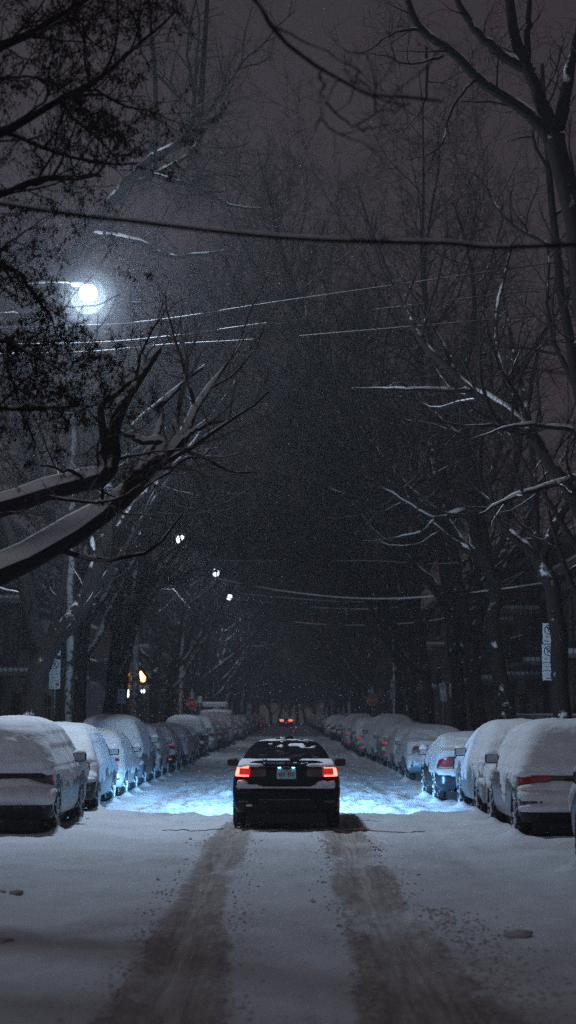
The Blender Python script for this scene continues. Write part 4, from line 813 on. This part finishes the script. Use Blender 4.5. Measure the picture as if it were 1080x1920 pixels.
# ------------------------------------------------------------------ buildings
def house(name,side,xf,y0,y1,h,wall,label,floors=3,bays=4,seed=1,balc=True,depth=11,stair=False,endwin=True):
    rng=np.random.default_rng(seed); r=empty(name,(side*xf,y0,0),0,label,'building','houses along the street'); W=y1-y0; s=side
    mb=MB(); mb.box((s*depth/2,W/2,h/2),(depth,W,h)); mb.build('wall',wall,r)
    mb=MB(); mb.box((s*(depth/2-.2),W/2,h+.15),(depth+.5,W+.2,.30)); mb.box((s*-.12,W/2,h-.35),(.22,W-.04,.28)); co=mb.build('cornice',M['concrete'],r)
    mb=MB(); mb.box((s*(depth/2-.2),W/2,h+.36),(depth+.4,W+.1,.13)); mb.build('snow_cover',M['snow'],co)
    fh=(h-.8)/floors
    for f in range(floors):
        for k in range(bays):
            yc=W*(k+.5)/bays; zc=.9+fh*f+fh*.45; ww,wh=min(1.1,W/bays*.45),fh*.52
            if f==0 and k%2==0:
                mb=MB(); mb.box((-s*.03,yc,1.15),(.08,.95,2.1)); mb.build('door',M['door'],r); continue
            mb=MB(); X_=-s*.05
            mb.box((X_,yc-ww/2,zc),(.14,.08,wh+.08)); mb.box((X_,yc+ww/2,zc),(.14,.08,wh+.08)); mb.box((X_,yc,zc+wh/2),(.14,ww-.08,.08)); mb.box((X_,yc,zc-wh/2),(.20,ww-.08,.09)); mb.box((X_,yc,zc+.1),(.08,ww-.08,.05))
            w_=mb.build('window',M['frame'],r)
            mb=MB(); mb.box((-s*.012,yc,zc),(.024,ww-.08,wh-.08)); mb.build('pane',M['window'],w_)
    if endwin:
        for f in range(floors):
            mb=MB(); zc=.9+fh*f+fh*.5; xc=s*2.6
            mb.box((xc,-.05,zc+.6),(1.0,.1,.08)); mb.box((xc,-.05,zc-.6),(1.0,.14,.08)); mb.box((xc-.46,-.05,zc),(.08,.1,1.12)); mb.box((xc+.46,-.05,zc),(.08,.1,1.12)); w_=mb.build('window',M['frame'],r)
            mb=MB(); mb.box((xc,-.012,zc),(.84,.024,1.12)); mb.build('pane',M['window'],w_)
    if balc:
        for f in range(1,floors):
            for k in range(0,bays,2):
                yc=W*(k+.5)/bays; zc=.75+fh*f; wd=min(W/bays*1.3,3.0)
                mb=MB(); mb.box((-s*.75,yc,zc),(1.5,wd,.14)); ba=mb.build('balcony',M['concrete'],r)
                mb=MB(); zz=zc+.95
                mb.box((-s*1.46,yc,zz),(.04,wd,.05)); mb.box((-s*1.46,yc,zc+.16),(.03,wd-.02,.03))
                for e_ in (-1,1): mb.box((-s*.75,yc+e_*(wd/2-.02),zz),(1.40,.04,.05))
                nb=int(wd/.16)
                for j in range(nb+1): mb.box((-s*1.46,yc-wd/2+wd*j/nb,zc+.5),(.016,.016,.86))
                for e_ in (-1,1):
                    for j in range(1,8): mb.box((-s*(.1+.18*j),yc+e_*(wd/2-.02),zc+.5),(.016,.016,.86))
                mb.build('railing',M['iron'],ba)
                mb=MB(); mb.box((-s*.74,yc,zc+.13),(1.42,wd-.12,.12+.08*rng.random()),bev=.03); mb.box((-s*1.46,yc,zz+.05),(.07,wd,.05),bev=.015); mb.build('snow_cover',M['snow'],ba)
    if stair:
        mb=MB(); n=14; yb=W*.5/bays+1.6
        for j in range(n): mb.box((-s*(.9),yb+.26*j,(.75+fh)*(1-(j+.5)/n)),(.9,.28,.05))
        for e_ in (-.45,.45): mb.tube([(-s*(.9+e_),yb,.75+fh+.9),(-s*(.9+e_),yb+.26*n,1.0)],.025,6); mb.tube([(-s*(.9+e_),yb,.75+fh),(-s*(.9+e_),yb+.26*n,.05)],.04,6)
        mb.build('outside_stair',M['iron'],r)
    return r
house('brick_house',-1,10.3,30,56,8.6,M['brick_b'],'dark brick row house with snowy balconies behind the forked tree at far left',3,6,1,stair=True)
house('brick_house',-1,10.0,57,82,8.2,M['brick_a'],'reddish brick row house behind the left trunks near the second lamp',3,6,2)
house('garage_building',-1,8.7,83,99,4.1,M['render_wall'],'low pale rendered building with dark windows beside the orange lantern',1,5,3,balc=False)
house('brick_house',-1,10.5,112,140,9.0,M['brick_b'],'hazy brick house beyond the left stop sign',3,6,4)
house('brick_house',-1,10.5,142,185,9.5,M['brick_c'],'long faint row house far off on the left',3,8,5)
house('brick_house',-1,10.5,187,262,9.5,M['brick_b'],'farthest faint row house on the left',3,10,6)
house('brick_house',1,9.8,44,64,6.6,M['brick_c'],'dark flat-roofed house behind the leaning trunks at far right',2,5,7,stair=True)
house('brick_house',1,9.8,65.5,84,8.4,M['brick_b'],'brown brick house with balconies behind the tilted slim parking panel',3,5,8)
house('brick_house',1,10,85.5,98,8.8,M['brick_a'],'reddish brick house just before the right-hand corner',3,3,9)
house('brick_house',1,10.5,112,150,9.2,M['brick_b'],'hazy row house beyond the right stop sign',3,8,10)
house('brick_house',1,10.5,152,200,9.5,M['brick_c'],'long faint row house far off on the right',3,8,12)
house('brick_house',1,10.5,202,262,9.5,M['brick_b'],'farthest faint row house on the right',3,8,13)
def fence(x,y0,y1,h,label):
    r=empty('wooden_fence',(x,y0,.1),0,label,'fence'); mb=MB(); n=int((y1-y0)/.2)
    for k in range(n): mb.box((0,k*.2,h/2+.02*math.sin(k*3.3)),(.03,.13,h))
    mb.build('fence_boards',M['wood_pole'],r); mb=MB(); mb.box((.035,(y1-y0)/2,h*.25),(.04,y1-y0,.08)); mb.box((.035,(y1-y0)/2,h*.8),(.04,y1-y0,.08)); mb.build('fence_rail',M['wood_pole'],r); mb=MB(); mb.box((0,(y1-y0)/2-.1,h+.05),(.09,y1-y0,.07),bev=.02); mb.build('snow_cover',M['snow'],r)
fence(8.4,46,64,1.7,'dark board fence behind the right-hand cars in front of the flat-roofed house')
fence(-8.6,44,60,1.5,'dark board fence behind the left-hand cars')
# ------------------------------------------------------------------ trees
def pl(*a): return [P(x,y,d)+(r,) for x,y,d,r in a]
# left: limbs reaching in from outside the frame
bs=(-6.5,21.5,.05)
build_tree('street_tree','nearest left tree reaching two thick snow-topped limbs in from the left edge','bare trees lining the left side',bs,
  [(-6.5,21.5,-.1,.34),(-6.4,21.5,1.5,.30),(-6.1,21.5,2.6,.28),(-6.0,21.5,4.2,.22),(-6.1,21.6,6.5,.17),(-6.3,21.8,9,.10)],
  limbs=[ [(-6.1,21.5,2.5,.2)]+pl((-150,1130,21.5,.17),(-10,1085,21.6,.155),(115,1015,21.9,.15),(195,965,22.1,.135),(255,905,22.2,.12),(300,855,22.4,.11),(335,830,22.6,.095),(365,770,23.,.055),(400,720,23.6,.036),(430,680,24.,.022),(460,635,24.4,.010),(480,600,24.8,.004)),
          [(-6.05,21.5,3.4,.2)]+pl((-130,985,21.3,.15),(-10,958,21.2,.125),(80,925,21.2,.12),(150,905,21.2,.115),(195,895,21.2,.11),(210,850,21.3,.10),(212,800,21.4,.085),(250,730,21.6,.06),(300,655,22,.03)),
          pl((325,835,22.5,.07),(300,828,22.4,.045),(262,826,22.3,.04),(240,815,22.2,.035),(210,808,22.1,.02)),
          pl((325,840,22.5,.07),(350,818,22.6,.04),(380,800,22.7,.025),(420,788,22.8,.014)),
          pl((205,870,21.3,.06),(190,765,21.5,.045),(235,725,21.7,.04),(290,668,22.,.02)),
          pl((165,908,21.2,.05),(150,890,21.1,.03),(120,880,21,.022),(75,872,20.9,.012)),
          pl((255,900,22.2,.06),(300,790,23,.05),(305,755,23.2,.04),(380,690,23.5,.02))],
  nauto=3,seed=5,lvl=(1.3,3.6,6.,6.),twigm='twig_pale',limb_len=4.5,limb_ang=40,bias=(-.1,.2,.3),sub=(.24,.42,.42,.42))
# left: forked tree
build_tree('street_tree','forked leaning tree with a snow-filled crotch behind the leftmost SUV','bare trees lining the left side',(-5.9,38,.05),
  pl((40,1500,38,.27),(50,1400,38,.25),(60,1320,38,.24),(75,1255,38,.24),(88,1215,38,.25)),
  limbs=[pl((85,1225,38,.22),(65,1180,37.8,.19),(52,1120,37.6,.17),(40,1060,37.4,.14),(10,980,37,.11),(-30,880,37,.08),(-40,740,37,.05)),
         pl((88,1225,38,.22),(118,1180,38,.20),(155,1130,38.1,.19),(182,1060,38.3,.17),(205,990,38.6,.16),(200,880,38.8,.15),(170,760,38.8,.15),(135,640,38.6,.15),(124,510,38.4,.15),(165,430,38.3,.14),(235,345,38.2,.13),(285,295,38.2,.10),(340,270,38.2,.09),(375,245,38.2,.08),(380,150,38.2,.06),(390,-20,38.2,.045)),
         pl((290,292,38.2,.07),(292,200,38,.055),(285,90,38,.045),(278,-40,38,.03)),
         pl((110,1190,38,.10),(98,1130,37.8,.07),(72,1090,37.5,.05),(50,1030,37.2,.03)),
         pl((190,1030,38.4,.10),(230,970,39,.09),(300,900,40,.07),(370,820,41,.05),(450,700,42,.03)),
         pl((170,440,38.3,.09),(260,455,39,.07),(320,480,40,.05),(420,470,41,.03))],
  nauto=2,seed=6,snow=.8,lvl=(1.1,3.,5.,5.),limb_len=7,bias=(.1,0,.1),sub=(.30,.42,.42,.42),limb_t=(.8,1))
# leafy near branches, upper left
build_tree('leafy_tree','near out-of-focus tree with clinging brown dead leaves filling the upper left corner','bare trees lining the left side',(-6.3,15.5,.05),
  [(-6.3,15.5,-.1,.3),(-6.2,15.5,3,.26),(-5.8,15.5,6,.2),(-5.2,15.6,9,.12)],
  limbs=[pl((-420,500,15.5,.10),(-150,330,15.5,.07),(20,240,15.5,.05),(130,180,15.5,.035),(230,110,15.5,.02),(330,20,15.5,.01)),
         pl((-400,500,15.5,.09),(-150,420,15.3,.06),(10,360,15.2,.04),(110,330,15.2,.03),(190,330,15.2,.015)),
         pl((-380,400,15.8,.08),(-100,150,15.8,.06),(60,60,15.8,.04),(200,-30,15.8,.02)),
         pl((-400,650,15.2,.05),(-120,540,15,.035),(10,500,15,.025),(70,560,15,.015),(110,620,15,.008)),
         pl((-400,780,15,.05),(-100,770,14.8,.03),(60,765,14.8,.018),(190,757,14.8,.006)),
         pl((-300,620,15,.04),(-60,620,14.8,.03),(50,660,14.8,.018),(120,700,14.8,.008))],
  nauto=0,seed=8,lvl=(3.6,5.,6.,4.),sub=(.24,.45,.45,.45),leaves=26000,snow=0,clear=(168,552,62))
# thin blurred overhanging twigs, top centre
build_tree('street_tree','near right tree hanging thin blurred bare twigs into the top centre','bare trees lining the right side',(6.2,10.5,.05),
  [(6.2,10.5,-.1,.25),(6.1,10.5,3,.2),(5.4,10.5,5,.14),(4.2,10.5,6.3,.09)],
  limbs=[[(4.2,10.5,6.2,.07),(2.6,10.5,7.3,.05),(.9,10.4,7.6,.03)]+pl((420,-110,10.3,.02),(475,-10,10.2,.014),(520,60,10.1,.014),(600,135,10.0,.013),(700,180,9.9,.011),(830,190,9.8,.008)),
         pl((600,135,10,.009),(612,190,9.95,.008),(660,235,9.9,.007),(698,240,9.85,.005)),
         pl((690,178,9.9,.007),(730,205,9.9,.006),(770,195,9.9,.004))],
  nauto=0,seed=9,lvl=(.25,.6,.6,0),sub=(.10,.3,.3,.3),snow=0)
# right hero tree, top right
build_tree('street_tree','big forking tree silhouetted in the top right corner','bare trees lining the right side',(5.5,29,.05),
  [(5.5,29,-.1,.30)]+pl((1130,1400,29,.27),(1125,1000,29,.24),(1110,700,29,.21),(1085,450,29,.20),(1048,300,29,.19),(1040,255,29,.18)),
  limbs=[pl((1050,300,29,.14),(1020,240,29,.12),(960,190,28.8,.10),(900,150,28.6,.09),(850,100,28.5,.08),(790,55,28.4,.07),(770,20,28.3,.06),(750,-40,28.3,.05)),
         pl((1042,270,29,.15),(1015,190,29,.13),(985,120,29,.11),(960,40,29,.09),(950,-60,29,.07)),
         pl((1000,135,29,.10),(930,95,29,.09),(880,40,29,.07),(840,-30,29,.05)),
         pl((1048,240,29,.12),(1065,150,29.2,.10),(1085,60,29.4,.08),(1100,-60,29.5,.06)),
         pl((990,110,29,.07),(990,40,29.1,.05),(1000,-60,29.2,.04)),
         pl((790,58,28.4,.035),(740,60,28.2,.022),(690,95,28,.014),(650,100,27.8,.007)),
         pl((830,105,28.4,.03),(770,120,28.2,.02),(720,105,28,.014),(660,98,27.9,.006)),
         pl((890,150,28.6,.03),(850,200,28.3,.02),(820,280,28,.014),(760,300,27.9,.008)),
         pl((800,90,28.5,.03),(800,180,28.2,.02),(770,230,28,.012),(740,250,28,.006))],
  nauto=0,seed=10,lvl=(1.7,3.,4.5,4.),sub=(.22,.40,.42,.42),snow=.7)
# right: tree whose long diagonal limb comes in from the right edge
build_tree('street_tree','right tree whose long snow-lined limb slants up from the right edge','bare trees lining the right side',(6.4,32.5,.05),
  [(6.4,32.5,-.1,.3),(6.35,32.5,1.8,.27),(6.2,32.5,3.2,.24),(6.1,32.5,4.5,.2)],
  limbs=[[(6.1,32.5,4.4,.17)]+pl((1085,945,32.6,.15),(1040,885,32.8,.135),(1005,830,33,.13),(970,788,33.2,.125),(915,748,33.4,.10),(885,735,33.5,.09),(830,680,33.8,.08),(790,640,34,.07),(740,540,34.5,.05),(700,440,35,.035),(670,350,35.4,.02)),
         pl((885,735,33.5,.06),(850,732,33.3,.045),(790,730,33.1,.04),(720,730,33,.03),(660,728,32.9,.018)),
         pl((968,790,33.2,.09),(960,740,33.4,.075),(945,700,33.6,.06),(930,640,34,.05),(935,560,34.5,.04),(960,460,35,.03)),
         [(6.2,32.5,3.6,.14)]+pl((1130,885,32,.07),(1080,897,31.6,.055),(1035,910,31.3,.05),(980,927,31,.045),(935,945,30.8,.035),(895,965,30.6,.02)),
         pl((1150,815,32.5,.06),(1080,806,32.3,.05),(1020,800,32.1,.045),(960,800,31.9,.03),(880,825,31.7,.015)),
         [(6.2,32.6,4,.16),(6.0,32.8,6.5,.13),(5.6,33,9,.10),(5.3,33.2,12,.07),(5.2,33.4,15,.04)]],
  nauto=3,seed=12,snow=.8,lvl=(1.2,3.0,5.,5.),limb_len=6,limb_ang=35,bias=(-.15,0,.1),sub=(.28,.42,.42,.42))
# right: trunk beside the parking panels
build_tree('street_tree','dark trunk with snowy fork standing beside the far-right parking panels','bare trees lining the right side',(5.75,37.5,.05),
  pl((1060,1500,37.5,.24),(1052,1340,37.5,.20),(1048,1220,37.5,.19),(1035,1110,37.5,.17),(1012,1050,37.5,.17)),
  limbs=[pl((1012,1055,37.5,.14),(990,1030,37.5,.11),(965,1010,37.4,.09),(940,985,37.3,.07),(925,950,37.3,.05),(915,900,37.3,.03)),
         pl((1010,1058,37.5,.13),(1030,1010,37.6,.11),(1052,965,37.7,.10),(1075,930,37.8,.09),(1110,860,38,.07)),
         pl((1008,1050,37.5,.11),(1005,1000,37.6,.09),(1000,900,38,.08),(990,780,38.5,.07),(960,650,39,.05),(940,520,39.5,.03))],
  nauto=0,seed=13,snow=.8,lvl=(1.2,3.0,5.,5.),limb_len=7,bias=(-.1,0,.15),sub=(.32,.42,.42,.42))
build_tree('street_tree','tall trunk plastered with white snow streaks behind the dark green saloon','bare trees lining the right side',(6.0,46,.05),
  pl((968,1450,46,.25),(955,1340,46,.22),(935,1250,46,.21),(925,1180,46,.19),(928,1100,46,.18),(918,1070,46,.17),(900,1040,46,.16)),
  limbs=[pl((902,1045,46,.14),(895,1000,46,.11),(870,960,45.8,.09),(850,965,45.5,.08),(815,973,45.2,.07),(790,962,45,.06),(765,945,44.8,.05),(735,925,44.6,.035),(700,905,44.4,.02)),
         pl((815,973,45.2,.05),(795,995,45,.04),(760,1005,44.8,.03),(720,1012,44.6,.02),(680,1014,44.4,.01)),
         pl((905,1045,46,.13),(900,960,46.2,.11),(880,850,46.5,.10),(870,720,47,.09),(890,600,47.5,.07),(880,480,48,.05),(850,380,48,.03)),
         pl((915,1060,46,.12),(945,1000,46,.10),(960,900,46,.09),(985,780,46,.07),(1010,650,46,.05))],
  nauto=3,seed=14,snow=.8,lvl=(1.2,3.0,5.,5.),limb_len=8,bias=(-.1,0,.15),limb_t=(.75,1),sub=(.32,.42,.42,.42))
# prototypes for the receding rows
def proto(name,seed,h,lean,label,group,nl=6,**kw):
    t=[(0,0,-.1,.25),(lean*.03,0,1.3,.21),(lean*.08,.05,2.8,.19),(lean*.2,.1,4.4,.18),(lean*.42,.1,7,.15),(lean*.60,.1,10,.07),(lean*.75,.2,13,.012)]
    return build_tree(name,label,group,(0,0,0),t,nauto=nl,seed=seed,lvl=(1.35,2.8,4.6,5.2),limb_len=h*.64,limb_ang=46,limb_t=(.30,.98),trop=.07,bias=(lean*.10,0,.10),snow=.55,sub=(.36,.44,.42,.42),**kw)
PR=[proto('street_tree',21,20,2.0,'x','x',nl=8),proto('street_tree',22,22,1.5,'x','x',nl=8),proto('street_tree',23,19,2.4,'x','x',nl=8),proto('street_tree',25,21,1.2,'x','x',nl=8)]
KM=kidmap(); usedp=set()
rr=np.random.default_rng(31)
TG=[(339,1011,74,3.),(405,1073,103,3.),(430,1119,131,3.),(268,1268,95,1.),(268,1296,95,.5),(366,1322,103,.5),(692,1313,104,.5),(829,1299,68,1.),(848,1295,68,1.),(735,1300,97,1.),(230,1310,64,.5)]
PV={}
for p_ in PR:
    vv=[]
    for c_ in children(p_):
        if c_.name.startswith(('crown','limbs','trunk')):
            a_=np.empty(len(c_.data.vertices)*3,np.float32); c_.data.vertices.foreach_get('co',a_); a_=a_.reshape(-1,3); vv.append((a_,1. if c_.name.startswith('crown') else 6.))
    PV[p_.name]=vv
def blocked(o,src,loc,sc,rz):
    """how much of the lamps and signs a tree turned by rz would hide"""
    c,s_=math.cos(rz),math.sin(rz); t=0
    for a_,wt in PV[src]:
        x=(a_[:,0]*c-a_[:,1]*s_)*sc[0]+loc[0]; y=(a_[:,0]*s_+a_[:,1]*c)*sc[1]+loc[1]; z=a_[:,2]*sc[2]+loc[2]
        px=537+F*x/y; py=HZ-F*(z-CAMH)/y*1.0
        for (tx,ty,td,tw) in TG:
            t+=wt*tw*np.count_nonzero((np.abs(px-tx)<8)&(np.abs(py-ty)<8)&(y<td))
    return t
LY=[52.5,60,66,80,86.5,94,116,125,134,144,154,165,177,190,205,222,240,258]
RY=[54,59,71.5,78.5,85,91,116,124,133,143,153,164,176,189,204,221,239,257]
ordn=['first','second','third','fourth','fifth','sixth','seventh']
for side,YS in ((-1,LY),(1,RY)):
    for i,y in enumerate(YS):
        k=int((i*3+(side>0)*2)%4)
        o=PR[k] if k not in usedp else copy_tree(PR[k],None,KM); usedp.add(k)
        o.location=(side*(6.15+rr.uniform(-.3,.3)),y,.05); sc_=rr.uniform(.92,1.12)*((1.15,1.12,1.05)[i] if (i<3 and side<0) else (1.05 if i<2 else 1))
        o.scale=(sc_*1,sc_,sc_*rr.uniform(.97,1.08)); src=PR[k].name; b0=(0 if side<0 else pi); cands=[b0+q_ for q_ in np.linspace(-.9,.9,19)+rr.uniform(-.05,.05)] if y<130 else [b0+rr.uniform(-.5,.5)]
        rz_=min(cands,key=lambda q_:blocked(o,src,o.location,o.scale,q_)+2*abs(q_-b0)) if y<130 else cands[0]
        o.rotation_euler=(0,0,rz_)
        sd='left' if side<0 else 'right'; o['group']=f'bare trees lining the {sd} side'
        if i<7: o['label']=f'bare dark street tree, {ordn[i]} in the {sd} row beyond the '+('forked tree' if side<0 else 'snow-streaked trunk')
        else: o['label']=f'faint bare tree in the haze beyond the {sd} stop sign'; o['group']=f'far hazy trees on the {sd}'
for i,(x_,y_) in enumerate(((-7.5,276),(-5.6,284),(-4.2,270),(-2.6,290),(-1.2,274),(.4,286),(1.8,276),(3.2,290),(4.6,272),(6.,284),(7.6,278))):  # trees added across the roadway to darken the pale sky gap
    o=copy_tree(PR[i%4],None,KM); o.location=(x_,y_,.05); o.rotation_euler=(0,0,i*1.3); o.scale=(1.3,1.3,.55); o['label']='faint bare tree closing the far end of the street in the haze'; o['group']='far hazy trees closing the street'
# ------------------------------------------------------------------ falling snow
rng=np.random.default_rng(77); n=2600; pos=[]
l1=np.array(L1)
a=rng.normal(0,1,(6000,3))*np.array([.5,.8,.5])*(.15+rng.random((6000,1))**2*2.)+l1+np.array([.05,0,-.15]); pos.append(a)  # extra flakes massed around the lamp to build its halo
for Lq in (L2,L3,L4): pos.append(rng.normal(0,1,(350,3))*np.array([.9,1.2,1.4])+np.array(Lq)+np.array([0,0,-1.2]))
y=rng.uniform(20,95,3000); pos.append(np.stack([rng.uniform(-.17,.17,3000)*y*1.05,y,rng.uniform(.3,12,3000)],-1))
y=rng.uniform(33,50,1500); pos.append(np.stack([rng.uniform(-3.5,3.5,1500),y,rng.uniform(.3,2.6,1500)],-1))
pos=np.concatenate(pos); n=len(pos); s=rng.uniform(.002,.005,(n,1,1)); s[:6000]*=.5; tet=np.array([[1,0,-.7],[-1,0,-.7],[0,1,.7],[0,-1,.7]])
rot=rng.normal(0,.4,(n,4,3)); V=(pos[:,None]+ (tet[None]+rot)*s*np.array([1,1,1.7])).reshape(-1,3); b0=np.arange(n)[:,None,None]*4; Fq=(b0+np.array([[0,1,2],[0,3,1],[0,2,3],[1,3,2]])[None]).reshape(-1,3)
tag(mesh('falling_snow',V,Fq,M['flake'],smooth=False),'fine snowflakes falling through the lamp light',None,kind='stuff')
# ------------------------------------------------------------------ haze
def halo(c,r,d,label):  # added volume ball that makes the glow around a lamp
    V=[];n1,n2=24,12
    for j in range(n2+1):
        for i in range(n1): a=pi*j/n2; V.append((r*math.sin(a)*math.cos(2*pi*i/n1),r*math.sin(a)*math.sin(2*pi*i/n1),r*math.cos(a)))
    Fq=[(j*n1+i,(j+1)*n1+i,(j+1)*n1+(i+1)%n1,j*n1+(i+1)%n1) for j in range(n2) for i in range(n1)]
    o=mesh('snow_flurry',V,Fq,[]); o.location=c; m_=bpy.data.materials.new('fine_snow_air'); m_.use_nodes=True; nt=m_.node_tree; nt.nodes.remove(nt.nodes['Principled BSDF'])
    pv=nt.nodes.new('ShaderNodeVolumePrincipled'); pv.inputs['Color'].default_value=(.85,.93,1,1); pv.inputs['Density'].default_value=d; pv.inputs['Anisotropy'].default_value=.2
    nt.links.new(pv.outputs[0],nt.nodes['Material Output'].inputs['Volume']); o.data.materials.append(m_); tag(o,label,None,kind='stuff')
for r_,d_ in ((.34,.045),(.55,.010),(.85,.0022)): halo((L1[0],L1[1],L1[2]-.08),r_,d_,'fine snow drifting in the light of the brightest lamp')
halo(L2,.45,.10,'fine snow drifting in the light of the second lamp')
HZD=.0023
mb=MB(); mb.box((0,140,12.6),(120,300,28)); o=mb.build('haze',[]); hm=bpy.data.materials.new('haze_air'); hm.use_nodes=True; nt=hm.node_tree; nt.nodes.remove(nt.nodes['Principled BSDF'])
pv=nt.nodes.new('ShaderNodeVolumePrincipled'); pv.inputs['Color'].default_value=(.86,.90,1,1); pv.inputs['Density'].default_value=HZD; pv.inputs['Anisotropy'].default_value=.3
nt.links.new(pv.outputs[0],nt.nodes['Material Output'].inputs['Volume']); o.data.materials.append(hm); tag(o,'thin snowy night haze filling the street',None,kind='stuff')
# ------------------------------------------------------------------ sky
sd_=bpy.data.lights.new('night_sun','SUN'); sd_.energy=.23; sd_.angle=RAD(22); sd_.color=(.93,.93,1); so_=bpy.data.objects.new('night_sun',sd_); COL.objects.link(so_)  # added weak fill from behind the camera, standing in for city sky glow
so_.rotation_euler=Vector((-.45,-.80,.55)).to_track_quat('Z','Y').to_euler()
w=bpy.data.worlds.new("World"); scene.world=w; w.use_nodes=True; nt=w.node_tree; bg=nt.nodes['Background']
tc=nt.nodes.new('ShaderNodeTexCoord'); sx=nt.nodes.new('ShaderNodeSeparateXYZ'); rp=nt.nodes.new('ShaderNodeValToRGB')
nt.links.new(tc.outputs['Generated'],sx.inputs[0]); nt.links.new(sx.outputs['Z'],rp.inputs[0]); e=rp.color_ramp.elements; e[0].position=.0; e[0].color=(.052,.041,.048,1); e[1].position=.6; e[1].color=(.031,.024,.030,1); nt.links.new(rp.outputs[0],bg.inputs['Color'])
bg.inputs['Strength'].default_value=1.0
scene.view_settings.view_transform='Standard'; scene.view_settings.look='None'; scene.view_settings.exposure=0; scene.view_settings.gamma=1
cy=scene.cycles; cy.use_denoising=False; cy.max_bounces=5; cy.diffuse_bounces=2; cy.glossy_bounces=2; cy.transmission_bounces=2; cy.volume_bounces=0; cy.transparent_max_bounces=4
cy.volume_step_rate=1; cy.caustics_reflective=False; cy.caustics_refractive=False; cy.sample_clamp_indirect=.5; cy.sample_clamp_direct=5
try: cy.denoiser='OPENIMAGEDENOISE'; cy.denoising_input_passes='RGB_ALBEDO_NORMAL'
except Exception: pass
scene.render.engine='CYCLES'
for k in ('lit_reflector','tail_lit','tail_rim','plate_lamp','warm','coolwin','lamp'): M[k].cycles.emission_sampling='NONE'
